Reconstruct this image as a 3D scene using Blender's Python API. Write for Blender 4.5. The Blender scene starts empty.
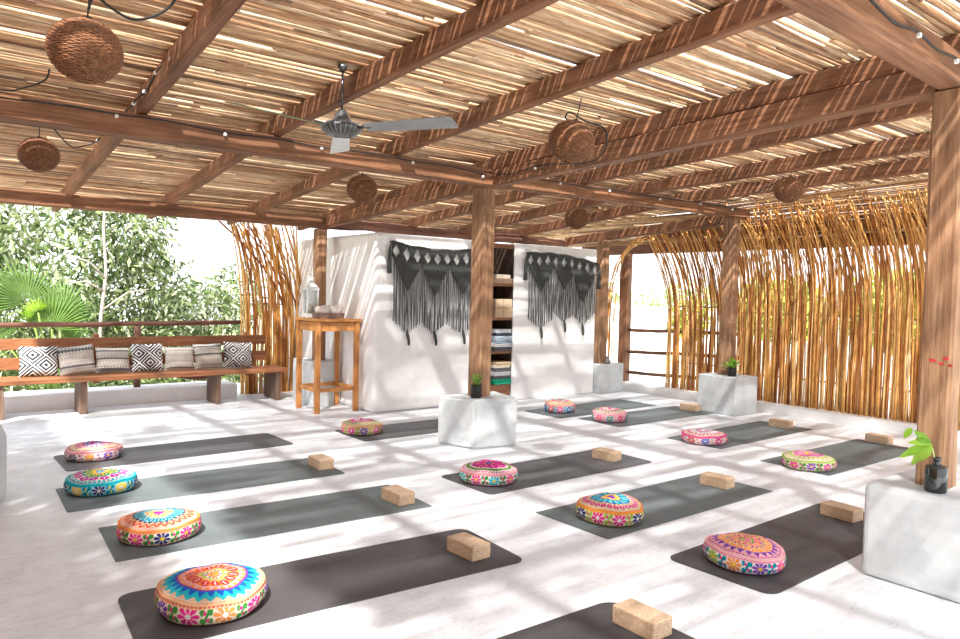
import bpy, bmesh, math, random
import numpy as np
from mathutils import Vector, Matrix

random.seed(7); RNG = np.random.default_rng(7)
C = bpy.context.scene.collection
SC = bpy.context.scene
PI = math.pi

# ------------------------------------------------------------------ camera
cam_d = bpy.data.cameras.new('camera'); cam = bpy.data.objects.new('camera', cam_d); C.objects.link(cam)
cam_d.sensor_width = 36; cam_d.lens = 721.47 / 960 * 36; cam_d.clip_end = 300
_r = Vector((0.78981727, -0.61285148, 0.02453053)); _u = Vector((0.00313891, 0.04403315, 0.99902514)); _f = Vector((0.61333419, 0.7889703, -0.03670183))
cam.matrix_world = Matrix(((_r.x, _u.x, -_f.x, 0), (_r.y, _u.y, -_f.y, 0), (_r.z, _u.z, -_f.z, 1.4208), (0, 0, 0, 1)))
SC.camera = cam
# ------------------------------------------------------------------ light
SUN_DIR = Vector((0.50, 0.58, -1.0)).normalized()
world = bpy.data.worlds.new('sky'); SC.world = world; world.use_nodes = True
wn = world.node_tree; wn.nodes.clear()
wo = wn.nodes.new('ShaderNodeOutputWorld'); bg = wn.nodes.new('ShaderNodeBackground')
tc = wn.nodes.new('ShaderNodeTexCoord'); sx = wn.nodes.new('ShaderNodeSeparateXYZ'); cr = wn.nodes.new('ShaderNodeValToRGB')
wn.links.new(tc.outputs['Generated'], sx.inputs[0]); wn.links.new(sx.outputs['Z'], cr.inputs[0])
cr.color_ramp.elements[0].color = (0.94, 0.97, 1.0, 1); cr.color_ramp.elements[1].color = (0.74, 0.85, 1.0, 1)
wn.links.new(cr.outputs[0], bg.inputs[0]); wn.links.new(bg.outputs[0], wo.inputs[0])
bg.inputs[1].default_value = 1.95
sun_d = bpy.data.lights.new('sun', 'SUN'); sun_d.energy = 9.5; sun_d.angle = math.radians(2.0); sun_d.color = (1.0, 0.975, 0.93)
sun = bpy.data.objects.new('sun', sun_d); C.objects.link(sun)
sun.rotation_euler = SUN_DIR.to_track_quat('-Z', 'Y').to_euler()
SC.view_settings.view_transform = 'Standard'; SC.view_settings.look = 'None'
SC.view_settings.exposure = 0.34; SC.view_settings.gamma = 1.0; SC.view_settings.use_curve_mapping = False

# ------------------------------------------------------------------ materials
def nodes(name):
    m = bpy.data.materials.new(name); m.use_nodes = True
    nt = m.node_tree; b = nt.nodes['Principled BSDF']
    return m, nt, b
def noise(nt, scale, coord='Object', vec=(1, 1, 1), detail=4, rough=0.55):
    t = nt.nodes.new('ShaderNodeTexCoord'); mp = nt.nodes.new('ShaderNodeMapping'); mp.inputs['Scale'].default_value = vec
    n = nt.nodes.new('ShaderNodeTexNoise'); n.inputs['Scale'].default_value = scale; n.inputs['Detail'].default_value = detail; n.inputs['Roughness'].default_value = rough
    nt.links.new(t.outputs[coord], mp.inputs[0]); nt.links.new(mp.outputs[0], n.inputs['Vector'])
    return n
def ramp(nt, src, stops):
    r = nt.nodes.new('ShaderNodeValToRGB')
    while len(r.color_ramp.elements) < len(stops): r.color_ramp.elements.new(0.5)
    for e, (p, c) in zip(r.color_ramp.elements, stops): e.position = p; e.color = (*c, 1)
    nt.links.new(src, r.inputs[0]); return r
def mixc(nt, a, b, fac, mode='MIX'):
    m = nt.nodes.new('ShaderNodeMix'); m.data_type = 'RGBA'; m.blend_type = mode
    for k, v in ((6, a), (7, b), (0, fac)):
        if hasattr(v, 'is_output'): nt.links.new(v, m.inputs[k])
        else: m.inputs[k].default_value = (*v, 1) if isinstance(v, tuple) else v
    return m.outputs[2]
def bump(nt, b, src, s, d=0.01):
    bp = nt.nodes.new('ShaderNodeBump'); bp.inputs['Strength'].default_value = s; bp.inputs['Distance'].default_value = d
    nt.links.new(src, bp.inputs['Height']); nt.links.new(bp.outputs[0], b.inputs['Normal'])
def simple(name, c, rough=0.7, metal=0, n=None, amt=0.25, bmp=0.0, vec=(1, 1, 1), spec=0.3):
    m, nt, b = nodes(name); b.inputs['Roughness'].default_value = rough; b.inputs['Metallic'].default_value = metal
    b.inputs['Specular IOR Level'].default_value = spec
    ns = noise(nt, n or 12, vec=vec)
    d = tuple(max(0, x * (1 - amt)) for x in c); e = tuple(min(1, x * (1 + amt)) for x in c)
    r = ramp(nt, ns.outputs[0], [(0.3, d), (0.7, e)]); nt.links.new(r.outputs[0], b.inputs['Base Color'])
    if bmp: bump(nt, b, ns.outputs[0], bmp)
    return m
def wood(name, dark, mid, light, scale=1.0, rough=0.6, axis='X', spec=0.3):
    m, nt, b = nodes(name); b.inputs['Roughness'].default_value = rough; b.inputs['Specular IOR Level'].default_value = spec
    v = (1.2 * scale, 16 * scale, 16 * scale) if axis == 'X' else (16 * scale, 16 * scale, 1.2 * scale)
    n1 = noise(nt, 2.0, vec=v, detail=6, rough=0.65); n2 = noise(nt, 1.3 * scale, detail=3)
    r = ramp(nt, n1.outputs[0], [(0.25, dark), (0.5, mid), (0.78, light)])
    r2 = ramp(nt, n2.outputs[0], [(0.35, (0.72, 0.72, 0.72)), (0.65, (1.12, 1.1, 1.08))])
    n3 = noise(nt, 2.0, vec=tuple(q * (2.6 if q > 5 else .7) for q in v), detail=8, rough=0.75)
    r3 = ramp(nt, n3.outputs[0], [(0.36, (0.50, 0.45, 0.42)), (0.47, (1, 1, 1)), (0.60, (1.0, 1.0, 1.0)), (0.70, (1.22, 1.2, 1.18))])
    c1 = mixc(nt, r.outputs[0], r2.outputs[0], 1.0, 'MULTIPLY')
    nt.links.new(mixc(nt, c1, r3.outputs[0], 1.0, 'MULTIPLY'), b.inputs['Base Color'])
    bump(nt, b, n3.outputs[0], 0.45, 0.006)
    return m
def attr_mat(name, rough=0.8, nscale=40, amt=0.3, bmp=0.3, trans=0, vec=(1, 1, 1), sheen=0):
    m, nt, b = nodes(name); b.inputs['Roughness'].default_value = rough; b.inputs['Specular IOR Level'].default_value = 0.2
    a = nt.nodes.new('ShaderNodeAttribute'); a.attribute_name = 'Col'
    n = noise(nt, nscale, vec=vec)
    r = ramp(nt, n.outputs[0], [(0.3, (1 - amt,) * 3), (0.7, (1 + amt * .4,) * 3)])
    col = mixc(nt, a.outputs['Color'], r.outputs[0], 1.0, 'MULTIPLY')
    nt.links.new(col, b.inputs['Base Color']); bump(nt, b, n.outputs[0], bmp, 0.004)
    if trans:
        t = nt.nodes.new('ShaderNodeBsdfTranslucent'); nt.links.new(col, t.inputs[0])
        mx = nt.nodes.new('ShaderNodeMixShader'); mx.inputs[0].default_value = trans
        nt.links.new(b.outputs[0], mx.inputs[1]); nt.links.new(t.outputs[0], mx.inputs[2])
        nt.links.new(mx.outputs[0], nt.nodes['Material Output'].inputs[0])
    if sheen: b.inputs['Sheen Weight'].default_value = sheen
    return m

M_beam = wood('beam_wood', (0.115, 0.047, 0.024), (0.225, 0.102, 0.052), (0.355, 0.185, 0.102))
M_post = wood('post_wood', (0.17, 0.085, 0.045), (0.345, 0.19, 0.105), (0.54, 0.345, 0.205), rough=0.7)
M_log = wood('dark_log_wood', (0.10, 0.045, 0.03), (0.20, 0.09, 0.06), (0.32, 0.16, 0.10))
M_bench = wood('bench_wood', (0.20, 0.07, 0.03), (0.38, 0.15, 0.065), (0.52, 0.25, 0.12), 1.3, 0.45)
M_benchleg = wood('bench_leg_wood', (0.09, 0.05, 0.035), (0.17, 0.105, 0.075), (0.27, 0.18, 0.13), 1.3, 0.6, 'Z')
M_stool = wood('stool_wood', (0.42, 0.16, 0.04), (0.60, 0.26, 0.08), (0.75, 0.40, 0.15), 1.5, 0.4, 'Z')
M_shelf = wood('shelf_wood', (0.14, 0.06, 0.03), (0.26, 0.12, 0.065), (0.40, 0.21, 0.12), 1.3, 0.6)
M_cane = attr_mat('roof_cane', 0.7, 9, 0.45, 0.4, vec=(1, 14, 14))
M_screen = attr_mat('screen_cane', 0.6, 16, 0.3, 0.5, vec=(4, 4, 1))
M_embroid = attr_mat('embroidered_cotton', 0.85, 190, 0.28, 0.6)
M_pillow = attr_mat('woven_pillow_fabric', 0.9, 150, 0.2, 0.5)
M_wicker = simple('wicker', (0.24, 0.105, 0.05), 0.5, n=60, amt=0.5, bmp=0.5)
M_wicker_in = simple('wicker_rib', (0.16, 0.07, 0.035), 0.6, n=60, amt=0.4)
M_black = simple('black_rubber', (0.02, 0.02, 0.02), 0.5)
M_clip = simple('white_clip', (0.85, 0.85, 0.85), 0.4)
M_leaf = attr_mat('leaf', 0.45, 8, 0.25, 0.2, trans=0.28)
M_bark = simple('pale_bark', (0.46, 0.39, 0.34), 0.85, n=6, amt=0.3, bmp=0.5)

def plaster(name, base, dark, s1=1.2, s2=9, rough=0.6, bmp=0.15, veins=True):
    m, nt, b = nodes(name); b.inputs['Roughness'].default_value = rough; b.inputs['Specular IOR Level'].default_value = 0.35
    n1 = noise(nt, s1, detail=7, rough=0.62); n2 = noise(nt, s2, detail=5, vec=(1, 0.45, 1))
    r = ramp(nt, n1.outputs[0], [(0.32, dark), (0.56, base)])
    r2 = ramp(nt, n2.outputs[0], [(0.3, (0.93, 0.93, 0.94)), (0.55, (1, 1, 1))])
    col = mixc(nt, r.outputs[0], r2.outputs[0], 1.0, 'MULTIPLY')
    if veins:
        w = noise(nt, 3.1, detail=9, rough=0.7, vec=(0.7, 2.2, 1))
        rv = ramp(nt, w.outputs[0], [(0.485, (1, 1, 1)), (0.5, (0.74, 0.74, 0.74)), (0.515, (1, 1, 1))])
        col = mixc(nt, col, rv.outputs[0], 0.8, 'MULTIPLY')
    nt.links.new(col, b.inputs['Base Color']); bump(nt, b, n2.outputs[0], bmp, 0.004)
    return m
M_floor = plaster('polished_white_floor', (0.83, 0.85, 0.87), (0.70, 0.715, 0.735), 1.1, 7, 0.42, 0.08)
M_wall = plaster('white_plaster', (0.93, 0.925, 0.915), (0.87, 0.86, 0.845), 1.6, 6, 0.8, 0.2, False)
M_concrete = plaster('pale_concrete', (0.62, 0.645, 0.65), (0.50, 0.53, 0.545), 4.0, 16, 0.75, 0.35, False)
M_mat = simple('grey_mat_rubber', (0.10, 0.10, 0.105), 0.55, n=3, amt=0.16, spec=0.4)
M_matg = simple('grey_green_mat_rubber', (0.125, 0.148, 0.152), 0.55, n=3, amt=0.16, spec=0.4)
M_matd = simple('charcoal_mat_rubber', (0.062, 0.058, 0.060), 0.55, n=3, amt=0.18, spec=0.4)
def cork_mat():
    m, nt, b = nodes('cork'); b.inputs['Roughness'].default_value = 0.85
    n1 = noise(nt, 130, detail=3); n2 = noise(nt, 7, vec=(1, 3, 6))
    r = ramp(nt, n1.outputs[0], [(0.3, (0.44, 0.29, 0.18)), (0.5, (0.56, 0.395, 0.265)), (0.7, (0.66, 0.49, 0.35))])
    r2 = ramp(nt, n2.outputs[0], [(0.35, (0.86, 0.84, 0.82)), (0.65, (1.08, 1.06, 1.04))])
    nt.links.new(mixc(nt, r.outputs[0], r2.outputs[0], 1.0, 'MULTIPLY'), b.inputs['Base Color']); bump(nt, b, n1.outputs[0], 0.4, 0.003)
    return m
M_cork = cork_mat()

# ------------------------------------------------------------------ mesh helpers
def mesh_obj(name, V, F, mat, parent=None, smooth=False, col=None, loc=None):
    me = bpy.data.meshes.new(name)
    V = np.asarray(V, dtype=np.float64)
    me.from_pydata(V.tolist(), [], F if isinstance(F, list) else F.tolist())
    if mat is not None:
        for m in (mat if isinstance(mat, (list, tuple)) else [mat]): me.materials.append(m)
    if smooth: me.polygons.foreach_set('use_smooth', [True] * len(me.polygons))
    if col is not None:
        a = me.color_attributes.new('Col', 'FLOAT_COLOR', 'POINT')
        cc = np.ones((len(V), 4)); cc[:, :3] = np.asarray(col)[:, :3]; a.data.foreach_set('color', cc.ravel())
    me.update()
    o = bpy.data.objects.new(name, me); C.objects.link(o)
    if parent is not None: o.parent = parent
    if loc is not None: o.location = loc
    return o
def empty(name, loc=(0, 0, 0), rz=0):
    o = bpy.data.objects.new(name, None); C.objects.link(o); o.location = loc; o.rotation_euler = (0, 0, rz); o.empty_display_size = 0.1
    return o
def tag(o, label, cat, group=None, kind=None):
    o['label'] = label
    if cat: o['category'] = cat
    if group: o['group'] = group
    if kind: o['kind'] = kind
    return o
def structure(o, label=None):
    o['kind'] = 'structure'
    if label: o['label'] = label
    return o
class MB:
    def __init__(s): s.V = []; s.F = []; s.C = []
    def add(s, V, F, col=None):
        b = len(s.V); s.V += [tuple(v) for v in V]; s.F += [tuple(i + b for i in f) for f in F]
        s.C += [col or (1, 1, 1)] * len(V)
    def box(s, c, d, rz=0, bev=0.0, col=None):
        cx, cy, cz = c; x, y, z = d[0] / 2, d[1] / 2, d[2] / 2
        ca, sa = math.cos(rz), math.sin(rz)
        if bev <= 0:
            P = [(i * x, j * y, k * z) for k in (-1, 1) for j in (-1, 1) for i in (-1, 1)]
            F = [(0, 2, 3, 1), (4, 5, 7, 6), (0, 1, 5, 4), (2, 6, 7, 3), (0, 4, 6, 2), (1, 3, 7, 5)]
        else:
            bm = bmesh.new(); bmesh.ops.create_cube(bm, size=1)
            for v in bm.verts: v.co = Vector((v.co.x * d[0], v.co.y * d[1], v.co.z * d[2]))
            bmesh.ops.bevel(bm, geom=list(bm.edges), offset=bev, segments=3, affect='EDGES', profile=0.5)
            bm.verts.ensure_lookup_table()
            P = [tuple(v.co) for v in bm.verts]; F = [tuple(v.index for v in f.verts) for f in bm.faces]; bm.free()
        s.add([(cx + p[0] * ca - p[1] * sa, cy + p[0] * sa + p[1] * ca, cz + p[2]) for p in P], F, col)
    def tube(s, pts, r, n=6, col=None, cap=True):
        P = [Vector(p) for p in pts]; V = []; F = []
        R = r if hasattr(r, '__len__') else [r] * len(P)
        prev = None
        for i, p in enumerate(P):
            t = (P[min(i + 1, len(P) - 1)] - P[max(i - 1, 0)])
            t = t.normalized() if t.length > 1e-9 else Vector((0, 0, 1))
            if prev is None:
                a = Vector((0, 0, 1)) if abs(t.z) < 0.9 else Vector((1, 0, 0)); u = t.cross(a).normalized()
            else:
                u = (prev - t * prev.dot(t)).normalized()
            prev = u; w = t.cross(u)
            for k in range(n):
                an = 2 * PI * k / n; V.append(p + (u * math.cos(an) + w * math.sin(an)) * R[i])
        for i in range(len(P) - 1):
            for k in range(n):
                a = i * n + k; b = i * n + (k + 1) % n; F.append((a, b, b + n, a + n))
        if cap: F.append(tuple(range(n))[::-1]); F.append(tuple((len(P) - 1) * n + k for k in range(n)))
        s.add(V, F, col)
    def lathe(s, prof, n=24, c=(0, 0, 0), col=None, axis=None):
        V = []; F = []
        for (r, z) in prof:
            for k in range(n):
                a = 2 * PI * k / n; V.append((c[0] + r * math.cos(a), c[1] + r * math.sin(a), c[2] + z))
        m = len(prof)
        for i in range(m - 1):
            for k in range(n): F.append((i * n + k, i * n + (k + 1) % n, (i + 1) * n + (k + 1) % n, (i + 1) * n + k))
        if prof[0][0] > 1e-6: F.append(tuple(range(n))[::-1])
        if prof[-1][0] > 1e-6: F.append(tuple((m - 1) * n + k for k in range(n)))
        s.add(V, F, col)
    def build(s, name, mat, parent=None, smooth=False, usecol=False, loc=None):
        return mesh_obj(name, s.V, s.F, mat, parent, smooth, s.C if usecol else None, loc)

def timber(name, p0, p1, w, h, mat, parent=None, wob=0.004, ch=0.012, seg=0.4, roll=0.0):
    """hewn timber from p0 to p1, w across, h tall, own X axis along its length"""
    p0 = Vector(p0); p1 = Vector(p1); L = (p1 - p0).length; d = (p1 - p0).normalized()
    up = Vector((0, 0, 1)) if abs(d.z) < 0.9 else Vector((0, 1, 0))
    yv = up.cross(d).normalized(); zv = d.cross(yv)
    if roll:
        q = Matrix.Rotation(roll, 3, d); yv = q @ yv; zv = q @ zv
    n = max(2, int(L / seg)); a, b = w / 2, h / 2; c = ch
    sec = [(-a + c, -b), (a - c, -b), (a, -b + c), (a, b - c), (a - c, b), (-a + c, b), (-a, b - c), (-a, -b + c)]
    V = []; F = []
    for i in range(n + 1):
        for (yy, zz) in sec:
            V.append((L * i / n, yy + random.uniform(-wob, wob), zz + random.uniform(-wob, wob)))
    for i in range(n):
        for k in range(8): F.append((i * 8 + k, i * 8 + (k + 1) % 8, (i + 1) * 8 + (k + 1) % 8, (i + 1) * 8 + k))
    F.append(tuple(range(8))[::-1]); F.append(tuple(n * 8 + k for k in range(8)))
    o = mesh_obj(name, V, F, mat)
    M = Matrix(((d.x, yv.x, zv.x, p0.x), (d.y, yv.y, zv.y, p0.y), (d.z, yv.z, zv.z, p0.z), (0, 0, 0, 1)))
    if parent is not None: o.parent = parent; o.matrix_basis = M
    else: o.matrix_world = M
    return o

# ------------------------------------------------------------------ setting
def plate(name, x0, y0, x1, y1, z0, z1, mat):
    mb = MB(); mb.box(((x0 + x1) / 2, (y0 + y1) / 2, (z0 + z1) / 2), (x1 - x0, y1 - y0, z1 - z0)); return mb.build(name, mat)
structure(plate('floor', -4.5, -5, 8.45, 9.25, -0.25, 0.0, M_floor), 'polished white concrete terrace floor')
fl2 = structure(plate('floor', 3.25, 9.25, 8.45, 10.6, -0.25, 0.0, M_floor), 'white terrace floor beyond the cane fan')
M_ground = simple('dry_ground', (0.42, 0.42, 0.28), 0.95, n=0.6, amt=0.35)
structure(plate('ground', -60, -60, 80, 90, -3.3, -3.0, M_ground), 'ground below the terrace')
kb = MB(); kb.box((8.75, 2.9, -0.065), (0.6, 15.4, 0.37), bev=0.02)
structure(kb.build('kerb', M_wall), 'white kerb along the right side')
kb = MB(); kb.box((-0.65, 9.45, -0.035), (7.8, 0.4, 0.43), bev=0.03)
structure(kb.build('kerb', M_wall), 'weathered white kerb behind the bench')

# white building with its shelf niche
wl = MB(); wl.box((4.835, 8.63, 1.045), (1.43, 2.72, 2.09), bev=0.045); structure(wl.build('wall_back', M_wall), 'white plaster wall left of the shelf niche')
wl = MB(); wl.box((6.995, 8.63, 1.045), (1.57, 2.72, 2.09), bev=0.02); structure(wl.build('wall_back', M_wall), 'white plaster wall right of the shelf niche')
wl = MB(); wl.box((5.88, 8.9, 1.04), (0.66, 2.1, 2.08)); structure(wl.build('wall_back', M_wall), 'wall closing the back of the niche')

# ------------------------------------------------------------------ roof
def zb(y):     # underside of rafters
    return float(np.interp(y, [-1, 1.45, 5.25, 8.3, 9.2], [2.72, 2.65, 2.535, 2.325, 2.185]))
RH = 0.14
def cane_mesh(mb, p0, p1, r, col, wob, n=5, seg=0.22):
    L = (p1 - p0).length; k = max(2, int(L / seg)); pts = []; R = []
    a1, a2 = random.uniform(0, 6), random.uniform(0, 6); f = random.uniform(1.5, 4)
    for i in range(k + 1):
        t = i / k; p = p0.lerp(p1, t)
        p = p + Vector((0, math.sin(t * f + a1) * wob + random.uniform(-1, 1) * wob * .35, math.sin(t * f * 1.3 + a2) * wob * .6))
        pts.append(p); R.append(r * (1 + random.uniform(-.12, .12)) * (1.1 - 0.25 * t))
    b = len(mb.V); mb.tube(pts, R, n, col)
def cane_col():
    h = random.random()
    base = (0.63, 0.405, 0.235) if h < .45 else ((0.78, 0.56, 0.36) if h < .72 else ((0.44, 0.245, 0.13) if h < .93 else (0.25, 0.15, 0.10)))
    k = random.uniform(.80, 1.08); return tuple(min(1, x * k) for x in base)
roof = MB()
y = -0.9
while y < 9.5:
    x = -0.28 - random.uniform(0, 1.5)
    while x < 8.25:
        L = random.uniform(1.6, 3.6); x1 = min(x + L, 8.3 + random.uniform(-.05, .1)); x0 = max(x, float(np.interp(y, [0, 3.5, 3.6, 4.3, 4.5, 5.2, 5.6, 6.4, 7.6], [.14, .14, .15, .14, -.06, .0, .14, .0, .21])) - random.uniform(0, .13))
        if x1 - x0 > 0.15:
            r = random.uniform(.0085, .0175); j0 = random.gauss(0, .013); j1 = random.gauss(0, .013)
            z = RH + r * .9
            cane_mesh(roof, Vector((x0, y + j0, zb(y) + z + random.uniform(0, .006))), Vector((x1, y + j1, zb(y) + z + random.uniform(0, .006))), r, cane_col(), .007)
        x += L - .05
    y += random.uniform(.0232, .0318)
# scattered second layer of canes
y = -0.85
while y < 9.4:
    x = .1 + random.uniform(0, 3)
    while x < 7.8:
        L = random.uniform(1.2, 3.2); x1 = min(x + L, 8.3)
        r = random.uniform(.008, .013); j = random.gauss(0, .012)
        cane_mesh(roof, Vector((x, y + j, zb(y) + RH + .036)), Vector((x1, y - j, zb(y) + RH + .036)), r, cane_col(), .006)
        x += L + random.uniform(.0, 2.2)
    y += random.uniform(.08, .15)
roof_o = roof.build('ceiling', M_cane, smooth=True, usecol=True)
structure(roof_o, 'roof of dry canes laid side by side with bright gaps')
# drooping cane eave on the right
ev = MB(); x = 8.32
while x < 8.96:
    y = 0.2
    while y < 9.65:
        L = random.uniform(1.5, 3); y1 = min(y + L, 9.7)
        zr0 = zb(min(y, 6)) + RH + .02; zr1 = zb(min(y1, 6)) + RH + .02; q = (x - 8.32) / .62; z = zr0 + (2.262 - zr0) * q; z1_ = zr1 + (2.262 - zr1) * q
        cane_mesh(ev, Vector((x + random.gauss(0, .006), y, z)), Vector((x + random.gauss(0, .006), y1, z1_)), random.uniform(.01, .014), cane_col(), .004)
        y += L
    x += .021
structure(ev.build('ceiling', M_cane, smooth=True, usecol=True), 'sloping cane eave above the right screen')

# beams along x
def beam(label, p0, p1, w, h, group=None, mat=None, nm='roof_beam'):
    o = timber(nm, p0, p1, w, h, mat or M_beam); tag(o, label, 'beam', group); return o
zt = zb(1.45)
beam('heavy brown beam at upper right resting on the nearest post', (0.32, 1.304, zt - .0775), (4.245, 1.46, zt - .0775), .13, .15)
beam('long brown beam across the picture from the left edge to the middle post', (-0.15, 5.21, 2.46), (4.30, 5.21, 2.463), .14, .145)
beam('brown beam from the middle post to the post by the right screen', (4.305, 5.20, 2.463), (8.24, 5.20, 2.500), .13, .125)
beam('reddish beam above the bench and trees', (0.30, 8.28, 2.238), (4.04, 8.28, 2.238), .13, .14)
lg = MB()
pts = []; rr = []
for i in range(17):
    t = i / 16; pts.append((4.05 + t * 4.1, 8.29 + .02 * math.sin(t * 7), 2.235 + .012 * math.sin(t * 11))); rr.append(.070 + .009 * math.sin(i * 2.3))
lg.tube(pts, rr, 10)
tag(lg.build('roof_log', M_log, smooth=True), 'knotty round log above the white wall', 'beam')
beam('brown beam from the nearest post back to the middle post, under a rafter', (4.16, 1.535, zt - .0775), (4.16, 5.135, zb(5.25) - .072), .13, .145)
beam('brown beam from the middle post back to the post by the stool', (4.13, 5.285, zb(5.25) - .09), (4.0, 8.21, zb(8.3) - .075), .12, .13)
beam('brown beam under the eave behind the top of the right cane screen', (8.72, 0.3, 2.335), (8.72, 7.2, 2.335), .10, .11)
beam('brown beam joining the two right-hand posts beside the arch', (8.16, 5.27, 2.45), (8.10, 8.2, 2.26), .12, .13)
beam('low dark beam behind the right cane screen', (8.86, 0.3, 2.16), (8.86, 8.6, 2.16), .09, .15, mat=M_log)

RX = {0: (-.06, -.05, -.04), 1: (.84, 1.16, 1.18), 2: (2.02, 2.08, 2.14), 3: (2.78, 3.12, 3.08), 4: (4.14, 4.18, 4.02), 5: (4.94, 5.30, 5.2), 6: (6.25, 6.24, 6.2), 7: (7.26, 7.14, 7.15), 8: (8.14, 8.14, 8.08)}
nm_f = {0: 'rafter along the left roof edge', 1: 'first rafter from the left, with the black cable on its side', 2: 'second rafter from the left, behind the ceiling fan', 3: 'third rafter from the left, between fan and hanging basket lamp', 4: 'doubled rafter above the beam joining nearest and middle posts', 5: 'rafter just beyond the doubled beam on the right', 6: 'second rafter beyond the doubled beam on the right', 7: 'rafter just before the right cane screen top', 8: 'outermost rafter above the right cane screen'}
nm_b = {0: 'rear rafter along the left roof edge', 1: 'leftmost visible rear rafter beyond the long beam', 2: 'rear rafter ending above the middle of the bench', 3: 'rear rafter ending above the cane fan', 4: 'rear rafter ending at the post by the stool', 5: 'rear rafter ending above the left black macrame hanging', 6: 'rear rafter ending above the shelf niche', 7: 'rear rafter ending above the right black macrame hanging', 8: 'rear rafter ending beside the cane arch'}
for k, (xa, xm, xb) in RX.items():
    if k in (0, 8): continue
    h = RH - .004
    o = timber('rafter', (xa, -0.85, zb(-.85) + h / 2), (xm, 5.20, zb(5.20) + h / 2), .075, h - .006, M_beam); tag(o, 'brown sloping ' + nm_f[k], 'rafter', None)
    o = timber('rafter', (xm, 5.206, zb(5.206) + h / 2), (xb, 9.15, zb(9.15) + h / 2), .07, h - .01, M_beam); tag(o, 'brown sloping ' + nm_b[k], 'rafter', None)

# ------------------------------------------------------------------ posts and pedestals
def pedestal(label, cx, cy, sx_, sy_, h, rz=0, bev=.03):
    mb = MB(); mb.box((0, 0, h / 2), (sx_, sy_, h), bev=bev)
    o = mb.build('pedestal', M_concrete, smooth=False); o.location = (cx, cy, 0); o.rotation_euler = (0, 0, rz)
    tag(o, label, 'pedestal'); return o
pedestal('white concrete pedestal at the right edge carrying the nearest post', 4.165, 1.41, .57, .59, .49, bev=.035)
pm = MB(); bm_ = bmesh.new()
fv = [bm_.verts.new((x - 4.17, y - 5.30, z)) for z in (0, .456) for x, y in ((3.95, 5.13), (4.40, 5.05), (4.50, 5.52), (3.82, 5.54))]
for f_ in ((0, 3, 2, 1), (4, 5, 6, 7), (0, 1, 5, 4), (1, 2, 6, 5), (2, 3, 7, 6), (3, 0, 4, 7)): bm_.faces.new([fv[i] for i in f_])
bmesh.ops.bevel(bm_, geom=list(bm_.edges), offset=.022, segments=3, affect='EDGES'); bm_.verts.ensure_lookup_table()
pm.add([tuple(v.co) for v in bm_.verts], [tuple(v.index for v in f_.verts) for f_ in bm_.faces]); bm_.free()
o = pm.build('pedestal', M_concrete); o.location = (4.17, 5.30, 0); tag(o, 'white concrete pedestal in the middle with a black potted plant', 'pedestal')
pedestal('white concrete pedestal in front of the right cane screen', 8.03, 5.22, .48, .54, .47, bev=.015)
pedestal('low white concrete pedestal against the right end of the white wall', 8.055, 7.375, .52, .42, .422, bev=.012)
pedestal('white concrete pedestal behind the wooden stool', 3.925, 8.36, .38, .58, .54, bev=.012)
pedestal('white concrete pedestal cut off by the left edge of the picture', .16, 5.72, .56, .56, .48, bev=.06)
def post(label, x, y, z0, z1, w, d=None, rz=0, mat=None):
    o = timber('wooden_post', (x, y, z0), (x, y, z1), w, d or w, mat or M_post, wob=.005, roll=rz, ch=.016); tag(o, label, 'post'); return o
post('nearest square wooden post at the right edge with red marks', 4.145, 1.465, .49, zt - .156, .15, .15)
post('square wooden post on the middle pedestal', 4.155, 5.33, .456, 2.385, .17, .155, math.radians(14))
post('square wooden post in front of the right cane screen', 8.06, 5.26, .47, 2.434, .17, .16, math.radians(10))
post('wooden post on the pedestal at the right end of the white wall', 7.99, 7.35, .422, 2.25, .15, .15)
post('dark wooden post standing on the kerb beside the arch', 8.60, 7.42, .12, 2.08, .14, .15, mat=M_beam)
post('wooden post behind the stool at the end of the bench', 3.92, 8.30, .54, 2.16, .13, .13)
post('wooden post on the pedestal at the left edge', .12, 5.6, .48, 2.38, .15, .15)
bpy.context.view_layer.update(); _p = [o for o in C.objects if o.name.startswith('wooden_post')][0]; M_red = simple('red_paint', (.55, .05, .04), .8, n=50, amt=.4)
for (yy, zz, a, b_) in ((1.475, 1.135, .022, .009), (1.415, 1.150, .016, .010), (1.435, 1.122, .014, .007), (1.395, 1.115, .012, .008)):
    n = 12; P = [(yy + a * math.cos(i * 2 * PI / n) * random.uniform(.6, 1.1), zz + b_ * math.sin(i * 2 * PI / n) * random.uniform(.6, 1.1)) for i in range(n)]
    _o = mesh_obj('red_stain', [(4.0655, y_, z_) for y_, z_ in P] + [(4.0685, y_, z_) for y_, z_ in P], [tuple(range(n))[::-1], tuple(range(n, 2 * n))] + [(k, (k + 1) % n, n + (k + 1) % n, n + k) for k in range(n)], M_red, _p)
    _o.matrix_parent_inverse = _p.matrix_world.inverted(); _o['label'] = 'red paint stain'
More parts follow.
